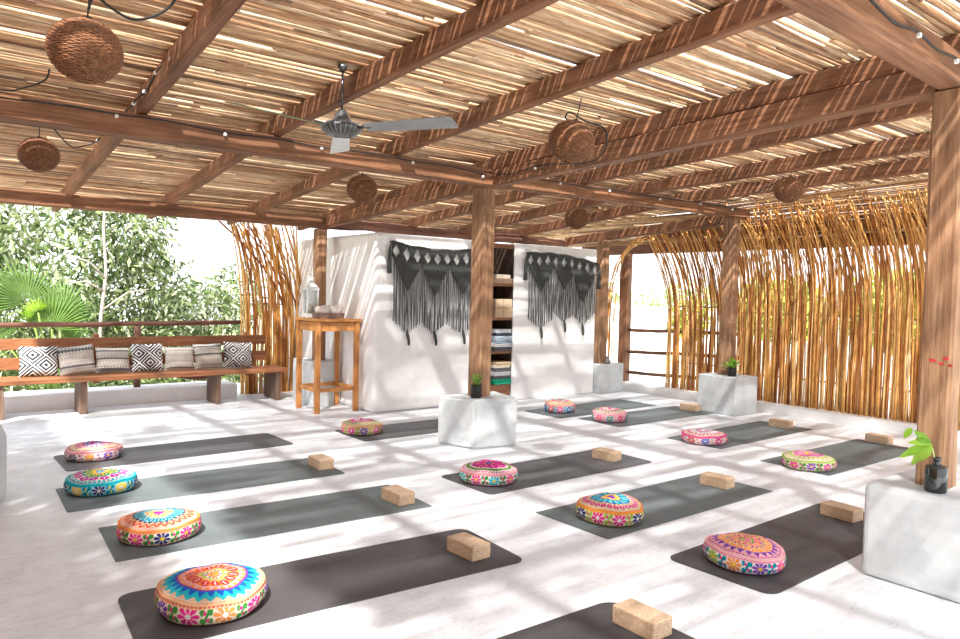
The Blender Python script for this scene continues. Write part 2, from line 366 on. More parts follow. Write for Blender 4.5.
# ------------------------------------------------------------------ cane screens
def scr_col():
    h = random.random()
    base = (0.80, 0.41, 0.12) if h < .5 else ((0.90, 0.56, 0.22) if h < .75 else ((0.44, 0.17, 0.055)))
    k = random.uniform(.8, 1.15); return tuple(x * k for x in base)
def cane_path(b, t, z0, z1, bend0, n=11, wob=.012):
    """rises from b=(x,y) and past height bend0 curves to t=(x,y) at z1"""
    pts = []; a = random.uniform(0, 6); a2 = random.uniform(0, 6)
    for i in range(n):
        s = i / (n - 1); z = z0 + (z1 - z0) * (1 - (1 - s) ** 1.15)
        q = max(0, (z - bend0) / (z1 - bend0)); q = q ** 2.1
        w = wob * min(1, s * 4)
        pts.append((b[0] + (t[0] - b[0]) * q + w * math.sin(s * 5 + a), b[1] + (t[1] - b[1]) * q + w * math.sin(s * 6 + a2), z))
    return pts
def screen(name, label, canes, rails, limit=100, r=(.007, .0125)):
    root = empty(name); root.location = canes[0][0]; inv = Vector(canes[0][0])
    tag(root, label, 'cane screen')
    rest = MB()
    canes = sorted(canes, key=lambda c: Vector(c[0]).length)
    for i, pts in enumerate(canes):
        rad = random.uniform(*r); R = [rad * (1.25 - .65 * k / (len(pts) - 1)) for k in range(len(pts))]
        loc = [Vector(p) - inv for p in pts]
        if i < limit:
            mb = MB(); mb.tube(loc, R, 6, scr_col()); mb.build('cane', M_screen, root, True, True)
        else: rest.tube(loc, R, 5, scr_col())
    if rest.V:
        o = rest.build('canes', M_screen, root, True, True); o['kind'] = 'stuff'
    for (a, b, rr_) in rails:
        mb = MB(); n = 9; mb.tube([Vector(a).lerp(Vector(b), i / (n - 1)) - inv for i in range(n)], rr_, 6, (.4, .22, .1)); mb.build('cross_rail', M_screen, root, True, True)
    return root
# right screen
cs = []; y = 0.6
while y < 5.55:
    for layer in range(3):
        if random.random() < .93:
            yb = y + random.gauss(0, .010); xb = 8.56 + layer * .035 + random.uniform(-.01, .01)
            lean = random.gauss(.10, .09)
            xt = 8.27 + random.gauss(0, .09); ztp = random.uniform(2.40, 2.66)
            cs.append(cane_path((xb, yb), (xt, yb + lean), .118, min(ztp, 2.66), random.uniform(1.2, 1.6)))
    y += .026
screen('cane_screen', 'tall orange cane screen on the right between nearest post and the post by the pedestal', cs, [((8.64, .6, .45), (8.64, 5.6, .45), .012), ((8.63, .6, 1.25), (8.63, 5.6, 1.25), .012)])
cs = []; y = 5.62
while y < 6.62:
    for layer in range(3):
        if random.random() < (.9 if y < 6.3 else .6):
            yb = y + random.gauss(0, .012); xb = 8.57 + layer * .03
            u = (y - 5.6) / 1.0
            xt = 8.32 - .1 * u + random.gauss(0, .06); yt = yb + .10 + .08 * u + random.gauss(0, .04)
            cs.append(cane_path((xb, yb), (xt, yt), .118, random.uniform(2.24, 2.42), random.uniform(.9, 1.3)))
    y += .034
screen('cane_screen', 'narrower cane screen between the right arch and the post, leaning right', cs, [((8.63, 5.62, .5), (8.63, 6.6, .5), .010), ((8.63, 5.62, 1.3), (8.63, 6.6, 1.3), .01)])
# arch canes bending right between two posts
cs = []
for i in range(10):
    yb = 7.60 - i * .008 + random.gauss(0, .03); xb = 8.36 + random.uniform(-.05, .10)
    k = random.random()
    ytop = 6.75 + k * .25; ztop = 2.30 + random.uniform(-.05, .06); z0 = .12 if xb > 8.46 else .005
    pts = []
    for j in range(13):
        s = j / 12
        if s < .5: z = z0 + (1.35 - z0) * s / .5; yy = yb; xx = xb
        else:
            q = (s - .5) / .5 * PI / 2; z = 1.35 + (ztop - 1.35) * math.sin(q) ** .9; yy = yb - (yb - ytop) * (1 - math.cos(q)) ; xx = xb + (8.45 - xb) * s
        pts.append((xx + .008 * math.sin(j + i), yy + .012 * math.sin(j * 1.3 + i * 2), z))
    cs.append(pts)
screen('cane_screen', 'bundle of canes bending over the arch between the two far right posts', cs, [], r=(.006, .009))
# left fan
cs = []
for i in range(50):
    u = (i + random.random()) / 50; xb = 3.38 + .86 * u; yb = 9.46 + random.uniform(-.05, .05)
    xt = xb - .28 - .10 * u + random.gauss(0, .07); yt = yb - random.uniform(.1, .5)
    cs.append(cane_path((xb, yb), (xt, yt), .0, zb(yt) + random.uniform(-.02, .1), random.uniform(.6, 1.0), wob=.016))
for i in range(9):     # a few sweep further left
    xb = 3.8 + random.uniform(0, .5); cs.append(cane_path((xb, 9.42), (xb - random.uniform(.7, 1.0), 9.1), .0, zb(9) + .02, .8, wob=.02))
screen('cane_screen', 'fan of curved orange canes behind the bench end and stool', cs, [((3.36, 9.50, .45), (4.1, 9.50, .45), .01), ((3.4, 9.5, 1.2), (4.1, 9.5, 1.2), .01)], r=(.009, .016))
# left screen, shading the left of the terrace
cs = []; y = -1.2
while y < 7.4:
    for layer in range(4):
        yb = y + random.gauss(0, .012); xb = -.50 + layer * .03
        if random.random() < .95:
            cs.append(cane_path((xb, yb), (-.24 + random.gauss(0, .04), yb + random.gauss(0, .08)), .005, random.uniform(2.5, 2.66) if yb > 1.45 else random.uniform(2.1, 2.35), 1.4))
    y += .034
screen('cane_screen', 'cane screen closing the left side of the terrace, outside the picture', cs, [((-.54, -1.1, .5), (-.54, 7.35, .5), .012)], limit=60, r=(.012, .019))

# ------------------------------------------------------------------ railings
def rail(label, rails, posts, r=.03, mat=None):
    root = empty('railing', rails[0][0]); inv = Vector(rails[0][0]); tag(root, label, 'railing')
    for pts in rails:
        mb = MB(); n = len(pts)
        mb.tube([Vector(p) - inv for p in pts], [r * (1 + .08 * math.sin(i * 2.1)) for i in range(n)], 9); mb.build('rail', mat or M_log, root, True)
    for (x, y, z0, z1, rr_) in posts:
        mb = MB(); mb.tube([Vector((x, y, z)) - inv for z in (z0, (z0 + z1) / 2, z1)], rr_, 9); mb.build('post', mat or M_log, root, True)
    return root
def line(p0, p1, n=12, w=.006): return [tuple(Vector(p0).lerp(Vector(p1), i / (n - 1)) + Vector((0, 0, random.uniform(-w, w)))) for i in range(n)]
rail('dark wooden railing behind the bench in front of the trees', [line((-1.5, 9.42, .93), (3.33, 9.42, .955)),
     [(1.9, 9.45, .42), (2.2, 9.45, .38), (2.5, 9.45, .30), (2.8, 9.45, .245), (3.05, 9.45, .27), (3.3, 9.45, .33)]],
     [(.3, 9.42, .18, .91, .035), (2.08, 9.42, .18, .92, .04)])
rail('dark three-bar railing across the right arch', [line((8.60, 7.33, .91), (8.72, 5.4, .96)), line((8.60, 7.33, .58), (8.72, 5.4, .64)), line((8.60, 7.33, .26), (8.72, 5.4, .31))], [(8.72, 5.36, .12, 1.0, .03)], r=.026)

# ------------------------------------------------------------------ bench
bx, by = -0.35, 8.93
root = empty('bench', (bx, by, 0)); tag(root, 'long brown wooden bench along the back with seven pillows', 'bench')
def bpart(nm, c, d, mat, rx=0, bev=.006):
    mb = MB(); mb.box((0, 0, 0), d, bev=bev); o = mb.build(nm, mat, root); o.location = (c[0] - bx, c[1] - by, c[2]); o.rotation_euler = (rx, 0, 0); return o
bpart('seat', (1.68, 8.93, .382), (4.06, .42, .05), M_bench)
for zc, h in ((.745, .12), (.535, .13)):
    bpart('backrest_board', (1.62, 9.175 + (zc - .5) * .10, zc), (3.94, .035, h), M_bench, -.1)
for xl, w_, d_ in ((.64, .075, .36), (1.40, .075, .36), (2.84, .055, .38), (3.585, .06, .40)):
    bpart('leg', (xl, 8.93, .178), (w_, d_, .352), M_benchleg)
for xl in (-.2, 1.6, 3.35):
    mb = MB(); mb.box((0, 0, 0), (.06, .03, .56)); o = mb.build('back_support', M_bench, root); o.location = (xl - bx, 9.215 - by, .56); o.rotation_euler = (-.1, 0, 0)

# pillows -----------------------------------------------------------
def geo_pat(u, v, k):
    # nested black and white diamonds
    a = ((u + v) * 1.5 + k) % 1.0; b = ((u - v) * 1.5 + k * .5) % 1.0
    d = np.maximum(abs(a - .5), abs(b - .5)) * 2
    dark = ((d < .20)) | ((d > .36) & (d < .60)) | ((d > .72) & (d < .92))
    c = np.where(dark[..., None], np.array([.035, .037, .042]), np.array([.86, .85, .83])); return c
def knit_pat(u, v, k):
    rows = np.floor(v * 16 + k); h = (np.sin(rows * 12.9898 + k) * 43758.5) % 1.0
    st = (np.sin(u * 150 + rows * 1.7) * np.sin(v * 190)) > 0
    zig = abs(((u * 11 + rows * .5) % 1.0) - .5) * 2 > ((v * 16 + k) % 1.0)
    base = np.where((h > .72)[..., None], np.array([.13, .12, .13]), np.where((h > .4)[..., None], np.array([.34, .31, .30]), np.array([.50, .45, .40])))
    cream = np.array([.66, .61, .54])
    c = np.where((zig & (h > .3) & (h < .85))[..., None], cream, base)
    return c * np.where(st[..., None], 1.0, .80)
def pillow(label, x, z0, w, h, th, pat, k, tilt, rz, yaw, y=9.02):
    N = 72; s = np.linspace(-1, 1, N); U, W = np.meshgrid(s, s)
    def shape(U, W):
        edge = (1 - np.abs(U) ** 3.2) * (1 - np.abs(W) ** 3.2); t = th / 2 * np.clip(edge, 0, 1) ** .55
        pin = 1 - .06 * (1 - np.abs(U) ** 2) * (np.abs(W) ** 3); pin2 = 1 - .06 * (1 - np.abs(W) ** 2) * (np.abs(U) ** 3)
        return U * w / 2 * pin2, W * h / 2 * pin, t
    X, Z, T = shape(U, W)
    front = np.stack([X, -T, Z], -1).reshape(-1, 3); back = np.stack([X, T, Z], -1).reshape(-1, 3)
    front[:, 1] += .004 * np.sin(front[:, 0] * 40 + k) * np.sin(front[:, 2] * 30)
    col = pat((U + 1) / 2, (W + 1) / 2, k).reshape(-1, 3)
    F = []
    for i in range(N - 1):
        for j in range(N - 1):
            a = i * N + j; F.append((a, a + 1, a + N + 1, a + N)); b = a + N * N; F.append((b, b + N, b + N + 1, b + 1))
    o = mesh_obj('pillow', np.vstack([front, back]), F, M_pillow, smooth=True, col=np.vstack([col, col]))
    o.location = (x, y, z0 + h / 2 * math.cos(tilt) + .004); o.rotation_euler = (-tilt, rz, yaw)
    tag(o, label, 'pillow', 'pillows along the bench'); return o
pillow('black and white diamond pillow at the sunny left end of the bench', 1.01, .407, .37, .335, .13, geo_pat, .0, .30, .02, .0)
pillow('large grey knitted pillow, second from the bench left end, tilted', 1.37, .407, .37, .33, .13, knit_pat, 2.2, .30, -.10, .05)
pillow('grey and cream patterned pillow left of the middle diamond pillow', 1.735, .407, .36, .30, .13, knit_pat, 5.1, .30, .03, 0)
pillow('black and white diamond pillow in the middle of the bench', 2.10, .407, .355, .335, .12, geo_pat, .25, .28, 0, .02)
pillow('grey woven pillow just right of the middle diamond pillow', 2.46, .407, .345, .29, .13, knit_pat, 8.3, .30, .02, 0)
pillow('grey knitted pillow with raised corner left of the last pillow', 2.80, .407, .345, .32, .13, knit_pat, 11.7, .30, -.03, 0)
pillow('black and white diamond pillow at the right end of the bench', 3.165, .407, .36, .33, .12, geo_pat, .1, .28, .06, 0)

# ------------------------------------------------------------------ tall stool, cloth, lantern
root = empty('tall_stool', (3.81, 7.82, 0)); tag(root, 'tall orange wooden stool standing in front of the white wall corner', 'stool')
def spart(nm, c, d, rot=0):
    mb = MB(); mb.box((0, 0, 0), d, bev=.004); o = mb.build(nm, M_stool, root); o.location = c; return o
hx, hy = .245, .25
for sx_ in (-1, 1):
    for sy_ in (-1, 1): spart('leg', (sx_ * hx, sy_ * hy, .525), (.055, .055, 1.05))
spart('top', (0, 0, 1.066), (.58, .59, .03))
for s_ in (-1, 1):
    spart('apron', (0, s_ * hy, .99), (.433, .024, .10)); spart('apron', (s_ * hx, 0, .99), (.024, .443, .10))
    spart('stretcher', (0, s_ * hy, .265), (.433, .028, .045)); spart('stretcher', (s_ * hx, 0, .265), (.028, .443, .045))
mb = MB(); M_basket = simple('grey_wicker', (.27, .20, .18), .8, n=60, amt=.4, bmp=.5)
root = empty('basket', (3.80, 7.80, 1.083)); tag(root, 'low brown basket with a folded beige cloth on the tall stool', 'basket')
n = 40; V = []; F = []
for (sc, z) in ((.92, 0), (1.0, .06), (.93, .06), (.87, .01)):
    for k in range(n):
        a = 2 * PI * k / n; cx_, cy_ = abs(math.cos(a)) ** .6 * math.copysign(1, math.cos(a)), abs(math.sin(a)) ** .6 * math.copysign(1, math.sin(a))
        V.append((cx_ * .19 * sc, cy_ * .13 * sc, z))
for i in range(3):
    for k in range(n): F.append((i * n + k, i * n + (k + 1) % n, (i + 1) * n + (k + 1) % n, (i + 1) * n + k))
F.append(tuple(range(n))[::-1]); F.append(tuple(3 * n + k for k in range(n)))
mesh_obj('tray', V, F, M_basket, root)
M_cloth = simple('beige_cloth', (.72, .64, .58), .95, n=14, amt=.3, bmp=.6)
cl = empty('rolled_cloth', (3.80, 7.80, 1.10)); tag(cl, 'beige and cream rolled cloth lying in the basket on the stool', 'cloth')
for i, (xx, yy, zz, rr_, tw) in enumerate([(-.09, -.035, .065, .066, .1), (.07, -.02, .072, .070, -.12), (-.03, .05, .07, .062, .05), (.10, .045, .06, .055, .2)]):
    mb = MB()
    pts = [(xx + (t - .5) * .15, yy + tw * (t - .5) * .15, zz + .006 * math.sin(t * 9 + i)) for t in np.linspace(0, 1, 14)]
    mb.tube(pts, [rr_ * (.75 + .25 * math.sin(PI * t) + .05 * math.sin(t * 25)) for t in np.linspace(0, 1, 14)], 14); mb.build('roll', M_cloth, cl, True)
M_lant = simple('white_metal', (.80, .83, .83), .5, n=10, amt=.1)
M_glass, _nt, _b = nodes('lantern_glass'); _b.inputs['Transmission Weight'].default_value = .9; _b.inputs['Roughness'].default_value = .25; _b.inputs['Base Color'].default_value = (.9, .95, .95, 1)
root = empty('lantern', (3.66, 7.985, 1.082)); root.scale = (1, 1, 1.13); tag(root, 'white metal candle lantern at the back corner of the stool', 'lantern')
mb = MB(); mb.box((0, 0, .02), (.15, .13, .04), bev=.004)
for a in (-1, 1):
    for b_ in (-1, 1): mb.box((a * .066, b_ * .056, .16), (.014, .014, .26))
mb.box((0, 0, .295), (.16, .14, .02), bev=.003); lfr = mb.build('frame', M_lant, root)
mb = MB(); mb.add([(-.08, -.07, 0), (.08, -.07, 0), (.08, .07, 0), (-.08, .07, 0), (-.03, -.026, .055), (.03, -.026, .055), (.03, .026, .055), (-.03, .026, .055)], [(0, 3, 2, 1), (4, 5, 6, 7), (0, 1, 5, 4), (1, 2, 6, 5), (2, 3, 7, 6), (3, 0, 4, 7)])
o = mb.build('roof', M_lant, root); o.location = (0, 0, .306)
mb = MB(); mb.box((0, 0, .378), (.05, .045, .03), bev=.004); mb.build('vent', M_lant, root)
mb = MB(); mb.tube([(.028 * math.cos(a), 0, .415 + .026 * math.sin(a)) for a in np.linspace(0, 2 * PI, 15)], .004, 5); mb.build('ring_handle', M_lant, root, True)
mb = MB()
for s_ in (-1, 1): mb.box((s_ * .066, 0, .16), (.003, .10, .25)); mb.box((0, s_ * .056, .16), (.12, .003, .25))
mb.build('glass', M_glass, lfr)
mb = MB(); mb.lathe([(0.0, .0), (.028, 0), (.028, .10), (.0, .103)], 16, (0, 0, .042)); mb.build('candle', simple('candle_wax', (.85, .62, .42), .5), lfr, True)

# ------------------------------------------------------------------ shelf niche
M_shback = simple('dark_shelf_back', (.055, .035, .022), .8, n=4, amt=.3, vec=(8, 8, 1))
root = empty('shelving_unit', (5.88, 7.30, 0)); tag(root, 'dark wooden shelving unit built into the wall niche', 'shelf')
def shp(nm, c, d, m): mb = MB(); mb.box((0, 0, 0), d); o = mb.build(nm, m, root); o.location = c; return o
shp('back_panel', (0, .395, 1.10), (.63, .02, 1.95), M_shback)
shp('side_panel', (-.318, .18, 1.10), (.014, .40, 1.95), M_shback); shp('side_panel', (.316, .18, 1.10), (.014, .40, 1.95), M_shback)
SHZ = [.23, .67, 1.11, 1.555]
for z in SHZ: shp('shelf', (0, .165, z - .02), (.615, .39, .035), M_shelf)
shp('plinth', (0, .165, .10), (.615, .37, .19), M_shelf); shp('top_rail', (0, .0, 2.04), (.615, .05, .06), M_shelf)
def folded(nm, label, cat, x, y, z, w, d, h, c, group, rz=0, layers=2):
    mb = MB(); hh = h / layers
    for i in range(layers):
        mb.box((random.uniform(-.004, .004), random.uniform(-.006, .006), hh * (i + .5)), (w * random.uniform(.96, 1), d, hh * .95), bev=min(hh * .45, .012))
    o = mb.build(nm, simple('fabric_' + label.replace(' ', '_')[:18], c, .9, n=30, amt=.12, bmp=.3)); o.location = (x, y, z); o.rotation_euler = (0, 0, rz); tag(o, label, cat, group); return o
def stack(items, x, y, z0, grp):
    z = z0
    for (nm, lab, cat, w, h, c) in items:
        folded(nm, lab, cat, x + random.uniform(-.012, .012), y, z, w, .26, h, c, grp, random.uniform(-.03, .03)); z += h + .002
stack([('folded_blanket', 'green folded blanket at the bottom of the lowest shelf stack', 'blanket', .30, .075, (.02, .42, .24)),
       ('folded_blanket', 'dark grey folded blanket on top of the green one', 'blanket', .30, .035, (.13, .14, .16)),
       ('folded_blanket', 'white folded blanket in the lowest shelf stack', 'blanket', .29, .055, (.72, .72, .74)),
       ('folded_blanket', 'slate folded blanket in the lowest shelf stack', 'blanket', .29, .045, (.16, .17, .19)),
       ('folded_blanket', 'cream folded blanket under the topmost beige one', 'blanket', .28, .04, (.78, .70, .56)),
       ('folded_blanket', 'beige folded blanket topping the lowest shelf stack', 'blanket', .28, .035, (.62, .47, .30))], 6.04, 7.38, SHZ[0] - .002, 'folded blankets on the lowest shelf')
stack([('folded_towel', 'dark folded towel at the bottom of the middle shelf stack', 'towel', .30, .05, (.12, .13, .15)),
       ('folded_towel', 'white folded towel second from the bottom of the middle shelf', 'towel', .30, .05, (.76, .77, .78)),
       ('folded_towel', 'blue grey folded towel low in the middle shelf stack', 'towel', .29, .04, (.35, .45, .55)),
       ('folded_towel', 'pale blue folded towel in the middle shelf stack', 'towel', .29, .05, (.60, .72, .80)),
       ('folded_towel', 'navy folded towel near the top of the middle shelf stack', 'towel', .28, .035, (.08, .10, .14)),
       ('folded_towel', 'pale grey folded towel topping the middle shelf stack', 'towel', .28, .05, (.62, .66, .70))], 6.04, 7.38, SHZ[1] - .002, 'folded towels on the middle shelf')
def carton(label, x, y, z, w, d, h, c, grp):
    mb = MB(); mb.box((0, 0, h / 2), (w, d, h), bev=.004); o = mb.build('box', simple('card_' + label[:12], c, .85, n=20, amt=.15)); o.location = (x, y, z); tag(o, label, 'box', grp)
g = 'tan boxes on the upper shelves'
carton('lower left tan box on the second shelf from top', 5.955, 7.36, SHZ[2] - .002, .135, .22, .125, (.55, .40, .26), g)
carton('lower right tan box on the second shelf from top', 6.105, 7.36, SHZ[2] - .002, .14, .22, .13, (.62, .46, .30), g)
carton('upper left tan box on the second shelf from top', 5.955, 7.36, SHZ[2] + .125, .13, .21, .11, (.58, .43, .29), g)
carton('upper right tan box on the second shelf from top', 6.105, 7.36, SHZ[2] + .13, .135, .21, .11, (.66, .50, .34), g)
carton('wide brown box alone on the top shelf', 6.03, 7.36, SHZ[3] - .002, .27, .22, .065, (.48, .34, .23), g)
carton('cream box lying on the brown box on the top shelf', 6.02, 7.36, SHZ[3] + .064, .23, .20, .05, (.70, .60, .48), g)

# ------------------------------------------------------------------ macrame hangings
M_mac = simple('black_cotton_cord', (.078, .082, .080), .95, n=120, amt=.5, bmp=.8)
M_mac2 = simple('worn_black_cord', (.10, .105, .103), .95, n=120, amt=.4, bmp=.8)
def macrame(label, x0, ztl, ztr, W, sag, vs, seedv, dark_tassels):
    rnd = random.Random(seedv)
    root = empty('macrame_hanging', (x0, 7.235, ztl)); tag(root, label, 'wall hanging', 'black macrame hangings')
    def zt_(u): return (ztr - ztl) * u / W + sag * math.sin(PI * u / W) + .006 * math.sin(u * 19)
    mb = MB(); mb.tube([(u, 0, zt_(u)) for u in np.linspace(-.02, W + .02, 24)], .011, 8); mb.build('dowel', simple('dark_stick', (.12, .08, .06), .7), root, True)
    mb = MB()     # knot heads wound over the stick
    u = .01
    while u < W: mb.lathe([(.0, -.022), (.015, -.016), (.019, 0), (.015, .016), (0, .022)], 6, (u, -.004, zt_(u) - rnd.uniform(0, .006))); u += .024
    mb.build('knot_row', M_mac, root, True)
    def vstart(u):
        for (c, hw, d, _vb, _ve) in vs:
            if abs(u - c) < hw: return .165 + d * (1 - abs(u - c) / hw)
        return .165
    holes = [(.06 + i * (W - .12) / 8) for i in range(9)]
    cell = .0085; nu = int(W / cell); nv = int(.75 / cell); keep = set()
    for i in range(nu):
        u = (i + .5) * cell
        for j in range(nv):
            v = .015 + (j + .5) * cell
            if v > vstart(u): continue
            if any(abs(u - h_) / .055 + abs(v - .10) / .088 < 1 for h_ in holes): continue
            if v < .03 + .0 and False: continue
            keep.add((i, j))
    idx = {}; V = []; F = []
    def vid(i, j, s):
        k = (i, j, s)
        if k not in idx:
            u = i * cell; v = .015 + j * cell
            idx[k] = len(V); V.append((u, -.012 * s + .004 * math.sin(i * 1.9 + j * 1.3) - .002, zt_(u) - v))
        return idx[k]
    for (i, j) in keep:
        F.append((vid(i, j, 1), vid(i, j + 1, 1), vid(i + 1, j + 1, 1), vid(i + 1, j, 1)))
        F.append((vid(i, j, 0), vid(i + 1, j, 0), vid(i + 1, j + 1, 0), vid(i, j + 1, 0)))
        for (di, dj, a, b_) in ((-1, 0, (i, j), (i, j + 1)), (1, 0, (i + 1, j + 1), (i + 1, j)), (0, -1, (i + 1, j), (i, j)), (0, 1, (i, j + 1), (i + 1, j + 1))):
            if (i + di, j + dj) not in keep: F.append((vid(*a, 1), vid(*a, 0), vid(*b_, 0), vid(*b_, 1)))
    mesh_obj('knotted_panel', V, F, M_mac, root, True)
    fr = MB(); u = .03
    while u < W - .02:
        near = min(vs, key=lambda t: abs(t[0] - u)); q = min(1, abs(u - near[0]) / near[1])
        vb = near[3] - (near[3] - near[4]) * q ** 1.2 + rnd.uniform(-.015, .015)
        v0 = vstart(u) - .02; n = 7; dx = rnd.gauss(0, .006)
        fr.tube([(u + dx * t + .003 * math.sin(t * 7 + u * 90), -.006 + .006 * math.sin(u * 300 + t * 3), zt_(u) - (v0 + (vb - v0) * t)) for t in np.linspace(0, 1, n)], rnd.uniform(.0026, .0048), 5, cap=False)
        u += rnd.uniform(.010, .0165)
    fr.build('fringe', M_mac2, root, True)['kind'] = 'stuff'
    for (c, hw, d, vb, ve) in vs:     # a tail tassel below each point
        mb = MB(); z0 = zt_(c) - vb
        mb.tube([(c + .0, -.01, z0 + .03), (c + .012, -.014, z0 - .03), (c + .028, -.012, z0 - .09), (c + .032, -.01, z0 - .145)], [.012, .02, .017, .013], 9); mb.build('tail_tassel', M_mac if not dark_tassels else M_mac, root, True)
    for (u_, L) in ((-.035, .36), (W + .02, .36)):
        mb = MB(); z0 = zt_(max(0, min(W, u_)))
        mb.tube([(u_ + (.03 if u_ < 0 else -.02), -.01, z0), (u_ + .01, -.015, z0 - .04), (u_, -.018, z0 - .10), (u_ - .003, -.018, z0 - .22), (u_ - .004, -.018, z0 - L)], [.006, .010, .020, .026, .03], 9); mb.build('side_tassel', M_mac, root, True)
    return root
macrame('black macrame hanging on the white wall left of the middle post', 4.31, 1.985, 1.965, 1.28, -.055,
        [(.22, .21, .36, 1.02, .88), (.61, .22, .38, 1.00, .86), (1.04, .24, .38, 1.02, .90)], 3, False)
macrame('black macrame hanging on the white wall right of the shelf niche', 6.40, 1.965, 1.875, 1.36, .045,
        [(.26, .24, .34, 1.00, .88), (.70, .21, .30, .92, .78), (1.06, .25, .44, .93, .72)], 5, False)

# ------------------------------------------------------------------ mats
def rrect(L, W, r, n=6):
    P = []
    for (sx_, sy_, a0) in ((1, 1, 0), (-1, 1, 90), (-1, -1, 180), (1, -1, 270)):
        for i in range(n + 1):
            a = math.radians(a0 + 90 * i / n); P.append((sx_ * (L / 2 - r) + r * math.cos(a), sy_ * (W / 2 - r) + r * math.sin(a)))
    return P
def yoga_mat(label, cx, cy, ang, mat, r=.02, L=1.83, W=.6176):
    P = rrect(L, W, r); n = len(P)
    e = .0022
    V = [(x, y, .0) for x, y in P] + [(x, y, .0042) for x, y in P] + [(x * (1 - e), y * (1 - 3 * e), .0052) for x, y in P]
    F = [tuple(range(n))[::-1], tuple(2 * n + k for k in range(n))]
    for k in range(n): F.append((k, (k + 1) % n, n + (k + 1) % n, n + k)); F.append((n + k, n + (k + 1) % n, 2 * n + (k + 1) % n, 2 * n + k))
    o = mesh_obj('yoga_mat', V, F, mat); o.location = (cx, cy, .0008); o.rotation_euler = (0, 0, math.radians(ang)); tag(o, label, 'mat', 'yoga mats laid out on the floor'); return o
MATS = [('A1', 1.775, 6.461, 1.5, M_mat, .05, 'dark grey mat farthest back in the left column, nearest the bench'),
 ('A2', 1.663, 5.315, -1.5, M_matg, .02, 'grey green mat under the turquoise cushion in the left column'),
 ('A3', 1.745, 4.257, -2.7, M_matg, .012, 'grey green mat second from the front in the left column'),
 ('A4', 1.625, 3.187, -3.5, M_matd, .07, 'charcoal mat in the left foreground with rounded corners'),
 ('B1', 4.204, 6.276, 1.0, M_mat, .03, 'dark grey mat running behind the middle pedestal'),
 ('B2', 4.076, 4.229, 0.9, M_mat, .05, 'dark grey mat just in front of the middle pedestal'),
 ('B3', 4.081, 3.132, 0.9, M_matg, .008, 'slate grey sharp-cornered mat in the centre right'),
 ('B4', 4.130, 2.147, 1.7, M_matd, .07, 'charcoal rounded mat running behind the nearest pedestal'),
 ('B5', 1.635, 1.935, -1.0, M_matd, .09, 'charcoal mat cut off by the bottom edge of the picture'),
 ('C1', 6.720, 6.281, 2.7, M_matg, .01, 'slate mat farthest back on the right, nearest the white wall'),
 ('C2', 6.912, 5.531, 0.4, M_matg, .04, 'slate mat ending at the pedestal before the right screen'),
 ('C3', 6.884, 4.270, 2.0, M_matg, .012, 'grey mat second from the front in the right column'),
 ('C4', 6.765, 3.145, -0.1, M_matg, .01, 'grey mat in the right column nearest the nearest post')]
for k, x, y, a, m, r, lab in MATS: yoga_mat(lab, x, y, a, m, r, {'A2': 1.88, 'A3': 1.89, 'A4': 1.89}.get(k, 1.83))

# ------------------------------------------------------------------ cork blocks
def block(label, x, y, rz, c=1.0):
    mb = MB(); mb.box((0, 0, .04), (.125, .225, .08), bev=.006); o = mb.build('cork_block', M_cork); o.location = (x, y, .0062); o.rotation_euler = (0, 0, math.radians(rz)); tag(o, label, 'yoga block', 'cork blocks on the mats')
BL = [(2.52, 5.26, -2, 'cork block on the mat of the turquoise cushion'), (2.54, 4.12, 2, 'cork block on the second mat from the front, left column'), (2.345, 3.07, 3, 'cork block on the charcoal mat in the left foreground'),
 (4.71, 4.22, 8, 'cork block on the mat in front of the middle pedestal'), (4.77, 3.16, 5, 'cork block on the slate mat in the centre right'), (4.78, 2.23, -4, 'cork block half hidden behind the nearest pedestal'),
 (2.43, 1.95, 0, 'cork block at the bottom edge of the picture'), (7.69, 5.52, 4, 'cork block beside the pedestal before the right screen'), (7.60, 4.25, 4, 'cork block on the second mat of the right column'), (7.66, 3.23, -2, 'cork block on the right column mat nearest the nearest post')]
for x, y, r, lab in BL: block(lab, x, y, r)

